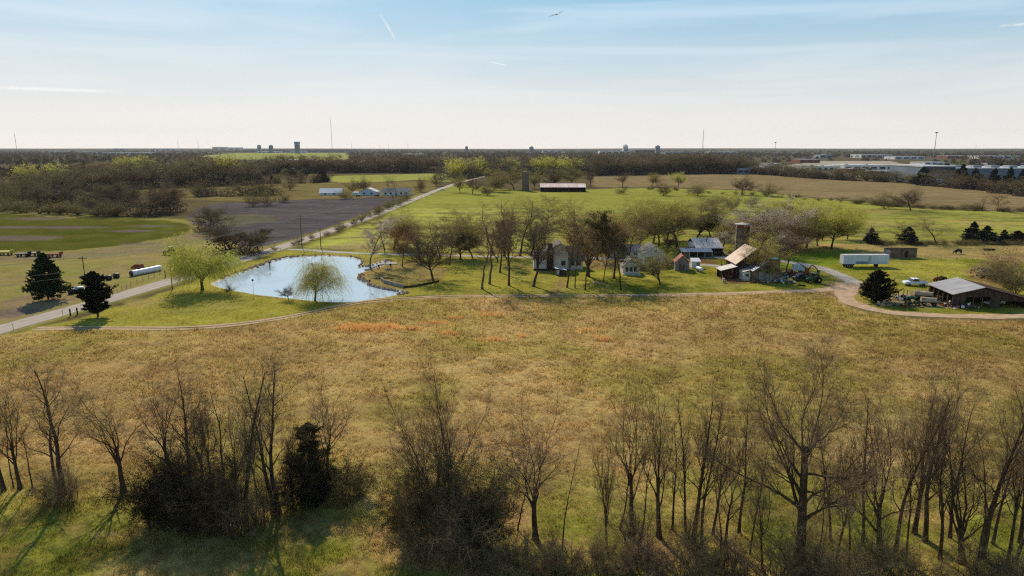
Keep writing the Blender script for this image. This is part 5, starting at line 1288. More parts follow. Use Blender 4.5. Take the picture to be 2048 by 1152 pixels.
for y in (-.95, .95): wheel(t, .2, y, .34, .2)
t = T('semi_trailer', 1727, 533.5, R(1.5), 'long white semi-trailer parked on the grass in front of the paddock', 'trailer')
MB().box(-7.1, 7.1, -1.25, 1.25, 1.0, 3.75).build('box', mt['white_panel'], t, bevel=.05)
MB().box(-7.15, 7.15, -1.29, 1.29, 3.76, 3.86).build('top_rail', mt['trim'], t)
MB().box(.6, 1.55, -1.30, -1.26, 1.15, 3.5).build('side_door', mt['curtain'], t); MB().box(-3.2, 1.0-.5, -1.285, -1.262, 1.1, 1.9).build('faded_panel', mt['metal_blue'], t)
for x in (-5.6, -4.3):
    for y in (-1.0, 1.0): wheel(t, x, y, .5, .4)
for x in (3.5, 4.0): MB().box(x, x+.15, -.7, .7, 0, 1.0).build('landing_leg', mt['dark_metal'], t)
MB().box(-6.5, -3.2, -.5, .5, .55, 1.0).build('axle_frame', mt['dark_metal'], t)
t = T('field_shed', 1806, 516, R(1), 'long low weathered board shed with a dark doorway in the paddock', 'shed')
m = MB().prism([(0,0),(4,0),(4,2.7),(0,3.2)], -4.5, .55, 'x').prism([(0,0),(4,0),(4,2.7),(0,3.2)], 1.7, 4.5, 'x').box(.5501, 1.6999, 0, .2, 2.35, 3.1)
m.build('wall', mt['boards'], t)
MB().box(-4.56, -4.51, 0, 4, 0, 2.7).build('end_wall', mt['metal_blue'], t)
MB().box(.551, 1.699, 3.0, 3.2, 0, 2.6).build('dark_interior_wall', mt['dark_metal'], t)
MB().prism([(-.3,3.26),(4.3,2.72),(4.3,2.84),(-.3,3.38)], -4.7, 4.7, 'x').build('roof', mt['dark_metal'], t)
tractor(1880, 563, R(5), 'rusty dark old tractor parked behind the open barn', 'rust', 'rim', .8, False, 'old_tractor')

# open barn on the right
def open_barn():
    A = Vector((*at(1905, 614), 0)); EB = Vector((*at(1860, 567, 3.2), 0))
    dv = EB-A; L = dv.length; wv = Vector((dv.y, -dv.x, 0)).normalized()
    rz = math.atan2(wv.y, wv.x)
    # peak offset measured along the front wall so that the ridge end lands where the photograph shows it
    best = None
    for k in range(40, 140):
        u = k*.1; p = A+wv*u; 
        for hh in (4.4, 4.8, 5.2):
            q = at(1973, 576, hh); e = (Vector((*q, 0))-p).length
            if best is None or e < best[0]: best = (e, u, hh)
    _, up, hp = best
    t = empty('open_barn', A, rz, 'large dark open-sided barn with a pale grey metal roof at the right edge', 'barn')
    print('open barn: depth %.1f ridge at %.1f height %.1f yaw %.1f' % (L, up, hp, math.degrees(rz)))
    W = up*2.6; e2 = 2.2; z0 = 3.2
    MB().prism([(-.5,z0-.25),(up,hp),(up,hp+.12),(-.5,z0-.13)], -.5, L+.4).build('roof', mt['metal_grey'], t)
    MB().prism([(up+.003,hp),(W+.4,e2-.1),(W+.4,e2+.02),(up+.003,hp+.12)], -.5, L+.4).build('roof', mt['rust_dark'], t)
    s = (hp-z0)/up; s2 = (hp-e2)/(W-up)
    def zr(x): return (z0+s*x if x < up else hp-s2*(x-up))-.12
    def panel(x0, x1, b): MB().prism([(x0,b(x0)),(x1,b(x1)),(x1,zr(x1)),(x0,zr(x0))], 0, .12).build('wall', mt['boards_dark'], t)
    panel(0.02, up*.42, lambda x: 0); panel(up*.42+.003, up-.01, lambda x: 2.4); panel(up+.01, up*1.28, lambda x: 2.6); panel(up*1.28+.003, up*1.62, lambda x: 0); panel(up*1.62+.003, W, lambda x: 1.7)
    MB().prism([(.1,0),(W,0),(W,e2-.1),(up,hp-.15),(.1,z0-.15)], L-.2, L).build('back_wall', mt['boards_dark'], t)
    MB().box(W-.1, W, .15, L-.15, 0, e2-.2).build('side_wall', mt['boards_dark'], t)
    for i in range(6): y = .2+i*(L-.5)/5; MB().box(-.1, .1, y, y+.2, 0, z0-.15).build('post', mt['pole_wood'], t)
    for x in (up*.7, up, up*1.28): MB().box(x-.1, x+.1, .14, .3, 0, zr(x)).build('post', mt['pole_wood'], t)
    return t
open_barn()
car(1988, 610, R(15), 'pale car parked in the shade inside the open barn', 'car_white')

# scrap, machinery and heaps
def scrap(px, py, w, d, hgt, seed, label, mats_=('rust', 'dark_metal', 'rim', 'teal', 'white_paint'), n=60, name='scrap_heap', cat='scrap heap'):
    t = T(name, px, py, 0, label, cat); rg = random.Random(seed); bs = [MB() for _ in mats_]
    for i in range(n):
        b = bs[rg.randrange(len(bs))]; x = rg.gauss(0, w*.26); y = rg.gauss(0, d*.26); z = max(.02, hgt*(1-(abs(x)/w*2)**2)*rg.random()*.8); k = rg.random()
        a = rg.uniform(0, 6.28); l = rg.uniform(.3, 1.2)
        if k < .4: b.tube([(x,y,z),(x+l*math.cos(a),y+l*math.sin(a),max(.03,z+rg.uniform(-.5,.6)))], rg.uniform(.03,.08), 5)
        elif k < .7:
            s = rg.uniform(.1,.4); p = [Vector((x,y,z))+Vector((rg.uniform(-s,s),rg.uniform(-s,s),rg.uniform(0,s))) for _ in range(4)]
            q = Vector((.02,.05,.03)); b.add(p+[v+q for v in p], [(0,1,2,3),(7,6,5,4),(0,4,5,1),(1,5,6,2),(2,6,7,3),(3,7,4,0)])
        elif k < .85: b.lathe([(.2,0),(.26,.05),(.26,.5),(.2,.55)], 8, 'z', (x, y, z))
        else: b.box(x-l*.3, x+l*.3, y-.2, y+.2, z, z+rg.uniform(.15,.5))
    for m_, b in zip(mats_, bs):
        if b.f: b.build('%s_pieces' % {'rust':'rusty','dark_metal':'dark','rim':'bare_metal','teal':'teal','white_paint':'white','wood_cut':'cut_wood','pole_wood':'old_wood','rock':'stone','car_cream':'cream','hay':'straw','boards_grey':'board','concrete_wall':'concrete','tractor_green':'green'}[m_], mt[m_], t)['kind'] = 'stuff'
    return t
scrap(1567, 565, 4.6, 3, 2.0, 1, 'dark heap of scrap machinery against the right corner of the barn', n=110)
scrap(1582, 567, 2.4, 1.5, .8, 2, 'low scatter of metal scrap between the barn heap and the green tractor', n=30)
scrap(1520, 566, 5, 1, .8, 3, 'litter of boards and metal along the foot of the barn wall', ('pole_wood','dark_metal','white_paint','rust'), 34)
scrap(1573, 552, 4, 4, 1.1, 4, 'rusty clutter of implements behind the barn scrap heap', n=50)
scrap(1285, 541, 3, 2, 1.2, 5, 'rust-brown heap beside the little white cottage', ('rust','pole_wood'), 50)
scrap(1768, 611, 3.2, 2.2, .9, 6, 'pale heap of old timber beside the round cedar', ('wood_cut','boards_grey','pole_wood'), 60, 'timber_heap', 'wood pile')
scrap(1800, 600, 4, 2, 1.2, 7, 'dark scrap pile with a white sheet near the cedar', ('dark_metal','white_paint','rust','pole_wood'), 60)
scrap(1825, 612, 6, 2.5, 1.1, 8, 'heap of green and brown machine parts in the middle of the junk row', ('tractor_green','rust','dark_metal','hay'), 90)
scrap(1872, 606, 5, 2.5, 1.1, 9, 'rusty machine parts beside the wagon in the junk row', ('rust','dark_metal','car_cream','rim'), 70)
scrap(1897, 612, 2.6, 2, 1.2, 10, 'red and white clutter at the near corner of the open barn', ('rust','white_paint','dark_metal'), 50)
scrap(1935, 617, 6, 2, .9, 11, 'dark low clutter lying along the front of the open barn', ('dark_metal','pole_wood','rust','white_paint'), 60)
scrap(1868, 583, 3, 3, 1.2, 12, 'dark clutter stored under the left eave of the open barn', ('dark_metal','pole_wood','rust'), 50)
scrap(1980, 556, 9, 6, 1.4, 13, 'long brush and rubble heap behind the open barn', ('pole_wood','rock','wood_cut','hay'), 150, 'rubble_heap', 'rubble heap')
scrap(1965, 545, 8, 5, 1.2, 14, 'pale rubble heap at the foot of the big brush thicket', ('rock','concrete_wall','hay'), 110, 'rubble_heap', 'rubble heap')
tractor(1829, 603, R(-15), 'old green tractor half buried in the junk row', 'tractor_green', 'rust', .8, False, 'old_tractor')
def wagon(px, py, rz, label, mat, hood=True, L=3.2):
    t = T('farm_wagon', px, py, rz, label, 'wagon')
    MB().box(-L/2, L/2, -.8, .8, .75, 1.0).build('bed', mt['pole_wood'], t)
    if hood:
        MB().prism([(-.8,1.01),(.8,1.01),(.75,1.5),(.4,1.85),(-.4,1.85),(-.75,1.5)], -L/2, L/2).v and None
        MB().prism([(-.8,1.01),(.8,1.01),(.75,1.5),(.4,1.85),(-.4,1.85),(-.75,1.5)], -L/2, L/2, 'x').build('cover', mt[mat], t)
    for x in (-L*.33, L*.33):
        for y in (-.85, .85): wheel(t, x, y, .5, .15, 'rust')
    MB().tube([(-L/2,0,.7),(-L/2-1.3,0,.3)], .05, 5).build('drawbar', mt['rust'], t)
wagon(1856, 611, R(-20), 'beige covered farm wagon with spoked wheels in the junk row', 'car_cream')
wagon(1846, 598, R(-30), 'cream-coloured rusting wagon body behind the green old tractor', 'car_cream', L=3.8)
wagon(1886, 600, R(10), 'low flat wagon under the eave corner of the open barn', 'rust', False)
for i, (px, py, lab) in enumerate([(1599,571,'left of two old tyres lying on the lawn below the tractor'),(1607,572,'right of two old tyres lying on the lawn below the tractor')]):
    x, y = at(px, py); o = MB().lathe([(.28,0),(.5,.0),(.55,.12),(.5,.24),(.28,.24)], 16).build('flat_ring', mt['tyre']); o.location = (x, y, .02+.0*i); tag(o, lab, 'tyre')
for px, py, lab in [(1806,596,'left of two bare posts behind the junk row'),(1813,596,'right of two bare posts behind the junk row'),(1796,594,'crooked thin post beside the round cedar')]:
    x, y = at(px, py); o = MB().tube([(0,0,-.1),(.05,0,1.9)], .09, 6).build('post', mt['pole_wood']); o.location = (x, y, 0); tag(o, lab, 'post')
# pale cut timber on the lawn
t = T('split_log', 1197, 568, R(-52), 'pale freshly split log lying on the lawn before the farmhouse trees', 'log')
MB().tube([(-2.3,0,.22),(-.8,.15,.25),(.3,0,.2)], [.12,.3,.16], 7).build('wood', mt['wood_cut'], t)
MB().tube([(.1,-.2,.18),(1.4,-.1,.24),(3.0,.1,.14)], [.14,.28,.08], 7).build('wood', mt['wood_cut'], t)
MB().tube([(-1.9,-.9,.15),(-.6,-.7,.18)], [.12,.2], 7).build('wood', mt['wood_cut'], t)
# fallen branch heap and low silt wall right of the pond
P = [at(*p) for p in [(762,561),(768,566),(790,572),(808,576),(830,574),(850,570),(878,564)]]; o0 = P[0]
t = empty('retaining_wall', (*o0, 0), 0, 'low curved grey wall along the bare bank right of the pond', 'wall')
for i in range(len(P)-1):
    a = Vector((P[i][0]-o0[0], P[i][1]-o0[1], 0)); b = Vector((P[i+1][0]-o0[0], P[i+1][1]-o0[1], 0)); n_ = (b-a).normalized().cross(Vector((0,0,1)))*.12
    hh = .95 if i < 3 else .55
    MB().add([a+n_, a-n_, b-n_, b+n_]+[v+Vector((0,0,hh)) for v in (a+n_, a-n_, b-n_, b+n_)], [(0,3,2,1),(4,5,6,7),(0,1,5,4),(1,2,6,5),(2,3,7,6),(3,0,4,7)]).build('wall_section', mt['concrete_wall' if i < 3 else 'bark'], t)
o = MB().tube([(-2.8,-.3,.1),(-1,.1,.25),(1,.2,.3),(2.4,0,.2)], [.08,.2,.25,.12], 6).build('fallen_trunk', mt['bark_pale']); o.location = (*at(768,558),0); tag(o, 'pale fallen trunk lying at the end of the curved grey wall', 'log')
t = T('stone_pad', 777, 527, R(10), 'flat pale concrete slab at the pond inlet', 'slab'); MB().box(-2.6, 2.6, -2.2, 2.2, -.1, .1).build('slab', mt['concrete'], t); MB().box(-2.75, 2.75, -2.35, -2.21, -.1, .16).build('edge_block', mt['concrete_wall'], t)
for i, (px, py, lab) in enumerate([(757,536,'dark lawn chair on the bare bank, left one'),(782,534,'dark lawn chair on the bare bank, right one'),(812,553,'pale lawn chair lying on the slope right of the pond')]):
    t = T('lawn_chair', px, py, R(40*i), lab, 'chair'); c_ = 'dark_metal' if i < 2 else 'concrete_wall'
    MB().box(-.3,.3,-.3,.3,.38,.44).build('seat', mt[c_], t); MB().box(-.3,.3,.27,.33,.44,1.0).build('backrest', mt[c_], t)
    for x in (-.25,.25):
        for y in (-.25,.25): MB().box(x-.03,x+.03,y-.03,y+.03,0,.38).build('leg', mt[c_], t)
t = T('fire_pit', 777, 540, 0, 'ring of brown stones and charred wood on the bare bank', 'fire pit')
for k in range(9): a = k*.7; MB().blob((1.0*math.cos(a),.9*math.sin(a),.15),(.25,.22,.2),k,8).build('stone', mt['rock'], t)
MB().tube([(-.5,-.3,.15),(.5,.3,.3)], .1, 5).tube([(-.4,.4,.15),(.4,-.3,.35)], .09, 5).build('charred_wood', mt['dark_metal'], t)
# rocks along the pond's far bank: too many to count
def shore_rocks():
    rg = random.Random(8); b = MB()
    Q = POND[0:15]
    for side, cnt, jit in ((POND[1:9], 120, .5), (POND[9:20], 60, .6), (POND[20:28], 120, 1.0)):
        for k in range(cnt):
            i = rg.randrange(len(side)-1); p = side[i]+(side[i+1]-side[i])*rg.random()
            c = POND.mean(0); d = p-c; d = d/np.hypot(*d); p = p+d*rg.uniform(.6, 2.0+jit)
            s = rg.uniform(.12, .42); b.blob((p[0], p[1], s*.25), (s*1.2, s, s*.7), rg.random(), 6, .2)
    o = b.build('shore_rocks', mt['rock']); tag(o, 'brown rocks lining the bank of the pond', 'rocks', kind='stuff')
shore_rocks()

# ------------------------------------------------------------------ pond furniture, posts, poles and wires
def pole(name, px, py, top, label, cat='utility pole', r=.14, arm=2.2, group=None, yaw=.3):
    x, y = at(px, py); hh = height_at(y, top); t = empty(name, (x, y, 0), yaw, label, cat, group)
    MB().tube([(0,0,-.2),(0,0,hh)], [r, r*.7], 8).build('pole', mt['pole_wood'], t)
    if arm:
        MB().box(-arm/2, arm/2, -.08, .02, hh-.7, hh-.55).build('crossarm', mt['pole_wood'], t)
        for k in (-1, 0, 1): MB().lathe([(.05,0),(.06,.12),(.03,.2)], 6, 'z', (k*arm*.42, 0, hh-.55 if k else hh)).build('insulator', mt['curtain'], t)
    return x, y, hh
pA = pole('utility_pole', 172, 572, 512, 'wooden utility pole with crossarm rising behind the black cedar by the road')
pC = pole('utility_pole', 604, 494, 430, 'wooden utility pole beside the pale road above the pond')
pD = pole('utility_pole', 642, 497, 457, 'short wooden pole at the turn-off of the farm drive', arm=0, r=.16)
pE = pole('utility_pole', 840, 384, 357, 'far utility pole right of the white far house')
pF = pole('utility_pole', 872, 381, 362, 'farthest utility pole near the end of the road')
pG = pole('utility_pole', 786, 408, 388, 'utility pole standing in the roadside hedge')
pH = pole('lamp_pole', 345, 579, 517, 'pole with a pale yard lamp left of the large willow', 'lamp pole', .12, 0)
x, y, hh = pH
t = empty('yard_lamp', (x, y, hh), 0, 'pale dome-shaped lamp on top of the pole beside the large willow', 'lamp')
MB().lathe([(.05,0),(.42,-.05),(.5,-.25),(.3,-.32)], 12).build('lamp_shade', mt['curtain'], t); MB().tube([(-.8,0,-.5),(0,0,-.1)], .04, 5).build('bracket', mt['rim'], t)
def wire(a, b, sag, label, r=.022, n=10):
    A = Vector(a); B = Vector(b); pts = []
    for i in range(n+1):
        u = i/n; p = A.lerp(B, u); p.z -= sag*4*u*(1-u); pts.append(p-A)
    o = MB().tube(pts, r, 4).build('power_line', mt['cable']); o.location = A; tag(o, label, 'cable', 'power lines along the road')
offL = (-190., 112., 9.5)
for k, nm in zip((-1, 0, 1), ('upper-left', 'middle', 'lower-right')):
    wire((offL[0]+k*.9, offL[1]-k*.6, 9.8), (pA[0]+k*.9, pA[1], pA[2]-.4), 1.0, 'power line, %s strand, running off the left edge from the pole' % nm)
    wire((pA[0]+k*.9, pA[1], pA[2]-.4), (pC[0]+k*.9, pC[1], pC[2]-.4), 1.6, 'power line, %s strand, between the cedar pole and the road pole' % nm)
wire((-190, 100, 7), (pH[0], pH[1], pH[2]-.3), 1.2, 'single service wire running from the left edge to the yard lamp pole')
wire((-190, 96, 5.6), (pH[0], pH[1], pH[2]-1.2), 1.6, 'lower service wire running from the left edge to the yard lamp pole')
wire((pH[0], pH[1], pH[2]-.3), (pD[0], pD[1], pD[2]-.2), 1.2, 'single wire from the yard lamp pole to the short drive pole')
wire((pC[0], pC[1], pC[2]-.4), (pG[0], pG[1], pG[2]-.4), 1.2, 'power line from the road pole up along the ploughed field')
t = T('birdhouse_pole', 507.5, 590, 0, 'thin pole with a small round birdhouse at the near pond shore', 'birdhouse')
MB().tube([(0,0,0),(0,0,3.6)], .04, 5).build('pole', mt['rim'], t); MB().blob((0,0,3.8),(.28,.28,.28),1,8,.05).build('birdhouse', mt['dark_metal'], t)
t = T('pond_marker', 539.5, 535, 0, 'dark post standing in the shallow water of the far shore', 'post'); t.location.z = -.4
MB().tube([(0,0,0),(0,0,2.2)], .13, 6).build('post', mt['dark_metal'], t); MB().box(-.3,.3,-.1,.1,1.7,2.3).build('sign_board', mt['dark_metal'], t)
for px, py, lab in [(645,597,'dark lantern on a short post on the pond shore right of the willow'),(740,582,'old pump post on the pond shore near the low wall')]:
    t = T('garden_post', px, py, 0, lab, 'post'); MB().tube([(0,0,0),(0,0,2.4)], .06, 6).build('post', mt['dark_metal'], t); MB().lathe([(.1,0),(.25,.1),(.25,.45),(.08,.6)], 8, 'z', (0,0,2.4)).build('lantern', mt['dark_metal'], t)
for px, py, hh_, lab in [(141,632,1.6,'left of two thick dark gate posts by the road'),(155,630,1.7,'right of two thick dark gate posts by the road'),(331,555,2.0,'dark wooden post on the far verge beside the white wrapped bales')]:
    x, y = at(px, py); o = MB().tube([(0,0,-.1),(0,0,hh_)], .16, 7).build('gate_post', mt['dark_metal']); o.location = (x, y, 0); tag(o, lab, 'post')
for px, py, lab in [(27,661,'thin marker post on the near verge at the left edge'),(126,632,'thin pale marker post on the near verge by the gate posts'),(561,503,'small red reflector post at the road junction, left one'),(541,507,'small red reflector post at the road junction, right one')]:
    x, y = at(px, py); t = empty('marker_post', (x, y, 0), 0, lab, 'post'); MB().tube([(0,0,-.1),(0,0,1.4)], .05, 5).build('post', mt['rim'], t); MB().box(-.08,.08,-.06,-.045,1.1,1.38).build('reflector', mt['car_red' if px > 500 else 'curtain'], t)
t = T('mailbox', 550, 489, R(-30), 'pale mailbox on the left verge at the road junction', 'mailbox'); MB().box(-.06,.06,-.06,.06,0,1.0).build('post', mt['pole_wood'], t)
MB().prism([(-.14,1.0),(.14,1.0),(.14,1.2),(.07,1.3),(-.07,1.3),(-.14,1.2)], -.3, .3).build('box', mt['white_paint'], t)
fence('wire_fence', [(215,596),(262,572),(330,545)], 'sparse wire fence along the far verge below the wrapped bales', hp=1.1, r=.05, rr=.012, rail='rim', step=3.2)
fence('wire_fence', [(612,500),(700,497),(745,496)], 'wire fence beside the farm drive', hp=1.1, r=.05, rr=.012, rail='rim', step=4)
fence('wire_fence', [(1700,489),(1850,489),(2050,490)], 'wire fence with thin posts in front of the paddock hedge', hp=1.2, r=.06, rr=.012, rail='rim', step=7)
fence('wire_fence', [(1730,519),(1850,521),(1945,521)], 'wire fence between the long shed and the green lawn', hp=1.1, r=.05, rr=.012, rail='rim', step=5)
fence('wire_fence', [(820,402),(870,388),(915,372)], 'line of short posts along the right side of the far road', hp=1.2, r=.09, rr=.015, rail='rim', step=11)

# ------------------------------------------------------------------ left side: bales, old machines
def tube_bales():
    a = Vector((*at(263, 553), 0)); b = Vector((*at(321, 541), 0)); d = b-a
    t = empty('wrapped_bale_row', a, math.atan2(d.y, d.x), 'long white plastic-wrapped row of hay bales left of the road', 'hay bales')
    L = d.length; prof = []
    n = 15
    for i in range(n+1):
        prof.append((.84+.05*(i % 2), i*L/n))
    MB().lathe(prof, 16, 'x', (0, 0, .8)).build('wrap', mt['plastic_white'], t, True)
    MB().lathe([(.05,-.12),(.7,-.10),(.82,-.02)], 16, 'x', (0,0,.8)).build('end_wrap', mt['bale_black'], t)
tube_bales()
def bale(px, py, rz, lab, mat='bale_black', L=1.5, r=.72):
    t = T('wrapped_bale', px, py, R(rz), lab, 'hay bale'); MB().lathe([(.1,-L/2-.04),(r*.85,-L/2),(r,-L/2+.12),(r,L/2-.12),(r*.85,L/2),(.1,L/2+.04)], 16, 'x', (0,0,r-.03)).build('wrap', mt[mat], t, True)
    MB().lathe([(.1,-L/2-.08),(r*.7,-L/2-.055),(r*.8,-L/2-.02)], 16, 'x', (0,0,r-.03)).build('end_face', mt['hay'], t)
bale(218, 560, 20, 'black-wrapped round bale between the cedar and the white bale row, left one')
bale(233, 556, 15, 'black-wrapped round bale between the cedar and the white bale row, right one')
bale(144, 588, 20, 'black-wrapped round bale left of the white one near the black cedar', r=.7)
bale(158, 585, 20, 'white-wrapped round bale touching the black cedar', 'plastic_white', 2.4, .8)
tractor(340, 509, R(30), 'small green tractor far off beside the green field', 'tractor_green', 'rim_yellow', 1.0)
t = T('hay_machine', 277, 541, R(12), 'rusty old hay machine with a white frame behind the white bale row', 'farm machine')
MB().prism([(-1.8,.6),(1.6,.6),(1.2,1.9),(-.6,2.0),(-1.8,1.2)], -.9, .9).build('body', mt['rust'], t)
MB().tube([(-.3,0,1.9),(.2,0,3.0),(.9,0,3.0),(1.1,0,1.8)], .09, 5).build('frame', mt['white_paint'], t)
for y in (-1, 1): wheel(t, .6, y, .5, .25, 'rust')
MB().tube([(-1.8,0,.6),(-3.2,0,.4)], .06, 5).build('drawbar', mt['rust'], t)
for px, py, lab, mt_ in [(47,513,'left of two dark flat hay wagons at the edge of the green field','dark_metal'),(65,512,'right of two dark flat hay wagons at the edge of the green field','dark_metal'),(12,510,'yellow low farm trailer at the far left edge','rim_yellow'),(110,514,'rusty farm trailer behind the big pine','rust')]:
    t = T('farm_trailer', px, py, R(5), lab, 'trailer'); MB().box(-2.2, 2.2, -1, 1, .8, 1.15 if mt_ != 'rim_yellow' else 1.4).build('bed', mt[mt_], t)
    for x in (-1.3, 1.3):
        for y in (-.9, .9): wheel(t, x, y, .4, .2)
    MB().box(2.0, 2.2, -1, 1, 1.15, 1.8).build('end_gate', mt[mt_], t)

# ------------------------------------------------------------------ animals
def cow():
    x, y = at(1916, 508)
    t = empty('cow', (x, y, 0), 0, 'black cow grazing with lowered head in the tan paddock', 'cow')
    verts = [(0,0,1.12),(.45,0,1.16),(.85,0,1.15),(-.4,0,1.13),(-.8,0,1.12),(-1.15,0,.95),(-1.4,0,.62),(-1.58,0,.32),(-1.72,0,.12),
             (.8,.22,.75),(.78,.24,.55),(.9,.24,.30),(.86,.24,.04),(.8,-.22,.75),(.82,-.24,.52),(.95,-.24,.30),(.9,-.24,.04),
             (-.72,.2,.75),(-.72,.22,.42),(-.72,.22,.04),(-.72,-.2,.75),(-.66,-.22,.42),(-.64,-.22,.04),(1.02,0,1.2),(1.12,0,.8),(1.1,0,.45),(-1.42,.2,.52),(-1.42,-.2,.52)]
    rad = [.46,.45,.38,.44,.36,.24,.17,.14,.08,.2,.12,.08,.07,.2,.12,.08,.07,.17,.09,.07,.17,.09,.07,.05,.03,.05,.03,.03]
    ed = [(0,1),(1,2),(0,3),(3,4),(4,5),(5,6),(6,7),(7,8),(2,9),(9,10),(10,11),(11,12),(2,13),(13,14),(14,15),(15,16),(4,17),(17,18),(18,19),(4,20),(20,21),(21,22),(2,23),(23,24),(24,25),(6,26),(6,27)]
    skin('body', verts, ed, rad, 'cow_hide', t)
    MB().tube([(-1.3,.12,.78),(-1.32,.22,.9)], [.03,.01], 5).tube([(-1.3,-.12,.78),(-1.32,-.22,.9)], [.03,.01], 5).build('horns', mt['curtain'], t)
    t.scale = (1.15, 1.15, 1.15)
def skin(name, verts, ed, rad, mat, parent, lv=1):
    me = bpy.data.meshes.new(name); me.from_pydata(verts, ed, []); o = obj(name, me, parent)
    sm = o.modifiers.new('skin', 'SKIN')
    for i, r in enumerate(rad): me.skin_vertices[0].data[i].radius = (r, r)
    me.skin_vertices[0].data[0].use_root = True
    sb = o.modifiers.new('sub', 'SUBSURF'); sb.levels = lv; sb.render_levels = lv
    dg = bpy.context.evaluated_depsgraph_get(); m2 = bpy.data.meshes.new_from_object(o.evaluated_get(dg))
    o.modifiers.clear(); o.data = m2; m2.materials.clear(); m2.materials.append(mt[mat]); m2.polygons.foreach_set('use_smooth', [True]*len(m2.polygons))
    return o
cow()
t = T('cattle_feeder', 1978, 501, 0, 'low dark cattle feeder in the paddock right of the cow', 'feeder')
MB().box(-1.8, 1.8, -.5, .5, .3, .7).build('trough', mt['dark_metal'], t)
for x in (-1.6, 0, 1.6): MB().box(x-.08, x+.08, -.5, .5, 0, .3).build('leg', mt['rust'], t)
def bird():
    p = dirpt(1113, 29, 62)
    t = empty('bird', p, R(15), 'dark soaring bird high in the pale blue sky', 'bird'); t.rotation_euler = (R(8), R(-22), R(12))
    verts = [(0,0,0),(0,.16,0),(0,.3,.01),(0,-.16,0),(0,-.34,0),(.18,.04,.04),(.42,.05,.07),(.68,-.06,.05),(-.18,.04,.04),(-.42,.05,.09),(-.68,-.06,.09)]
    ed = [(0,1),(1,2),(0,3),(3,4)]
    skin('body', verts[:5], ed, [.055,.05,.03,.04,.02], 'cow_hide', t)
    for s in (-1, 1):
        V = [(0,.12,.02),(s*.3,.16,.07),(s*.68,.02,.06),(s*.62,-.04,.06),(s*.3,-.06,.07),(0,-.10,.02)]
        b = MB().add(V+[(a, c, d-.012) for a, c, d in V], [(0,1,2,3,4,5),(11,10,9,8,7,6)]+[(i, i+6, (i+1) % 6+6, (i+1) % 6) for i in range(6)]); b.build('wing', mt['cow_hide'], t)
    MB().add([(-.03,-.25,0),(.03,-.25,0),(.09,-.46,0),(-.09,-.46,0),(-.03,-.25,.012),(.03,-.25,.012),(.09,-.46,.012),(-.09,-.46,.012)], [(0,3,2,1),(4,5,6,7),(0,1,5,4),(1,2,6,5),(2,3,7,6),(3,0,4,7)]).build('tail', mt['cow_hide'], t)
bird()
# ------------------------------------------------------------------ far buildings
M('far_wall', L3(214,210,202), L3(186,182,176), .05, .7)
M('far_grey', L3(150,156,164), L3(128,134,142), .05, .7)
M('far_blue', L3(112,122,134), L3(94,104,116), .05, .6)
M('far_brick', L3(150,92,78), L3(126,80,68), .05, .8)
M('far_roof', L3(200,194,186), L3(172,168,162), .03, .5)
M('far_pale_roof', L3(200,204,208), L3(180,186,192), .2, .6, stripes=(WX, 1.0, .06))
M('far_pale', L3(236,234,230), L3(222,220,216), .05, .6)
M('far_dark', L3(64,66,72), L3(48,50,56), .1, .6)
t = T('pole_barn', 1126, 384, R(-1), 'long open dark barn with a red and white streaked roof on the far pasture', 'barn')
k = mpp(at(1126,384)[1])
w = 46*k; MB().prism([(0,3.8),(9,6.6),(9,6.75),(0,3.95)], -w, w, 'x').build('roof', mt['roof_red'], t)
MB().prism([(9.02,6.75),(9.02,6.6),(16,4),(16,4.15)], -w, w, 'x').build('roof', mt['roof_red'], t)
MB().box(-w+.3, w-.3, 15.4, 15.6, 0, 4).build('back_wall', mt['boards_dark'], t)
for s in (-1, 1): MB().prism([(.3,0),(15.3,0),(15.3,4.1),(9,6.5),(.3,3.8)], s*(w-.4)-.1, s*(w-.4)+.1, 'x').build('end_wall', mt['boards_dark'], t)
for i in range(9): x = -w+.5+i*(2*w-1)/8; MB().box(x-.12, x+.12, .2, .45, 0, 3.8).build('post', mt['pole_wood'], t)
t = T('far_silo', 1051, 382, 0, 'round grey-brown silo among the trees left of the long open barn', 'silo')
MB().lathe([(3.0,0),(3.0,15.5)], 24).build('wall', mt['silo_block'], t); MB().lathe([(3.1,15.5),(3.1,16.2),(.4,17.0)], 24).build('cap', mt['silo_block'], t)
t = T('white_barn', 661, 391, R(6), 'small white metal-roofed barn at the top of the ploughed field', 'barn')
gable_x(t, -8.5, 8.5, 0, 10, 2.0, 5.2, 'far_wall', 'far_pale_roof'); window(t, -4, .6, 1.5, 1.2); window(t, 3, .6, 1.5, 1.2)
t = T('far_house', 738, 391, R(-5), 'pale blue gabled house with cars beside it above the ploughed field', 'house')
gable(t, -8, 6, 0, 10, 2.8, 5.6, wall='siding_blue', roof='far_roof'); window(t, -4, 1, 1.6, 1.3); window(t, 2, 1, 1.6, 1.3)
MB().box(-14, -8.1, 1, 7, 0, 2.4).build('garage', mt['far_wall'], t)
t = T('far_house', 792, 391, R(4), 'long white house with dark windows beside the bare trees', 'house')
gable_x(t, -11, 11, 0, 9, 3.0, 5.4, 'far_wall', 'shingle_grey')
for x in (-8, -4, 4, 8): window(t, x, 1, 1.5, 1.3)
MB().box(-.6, .6, -.1, -.01, 0, 2.2).build('door', mt['far_dark'], t)
car(753, 393, R(15), 'dark car beside the pale blue far house', 'car_dark'); car(716, 393, R(0), 'dark green car left of the pale blue far house', 'tractor_green')
car(885, 381, R(0), 'small white car at the roadside near the end of the road', 'car_white')
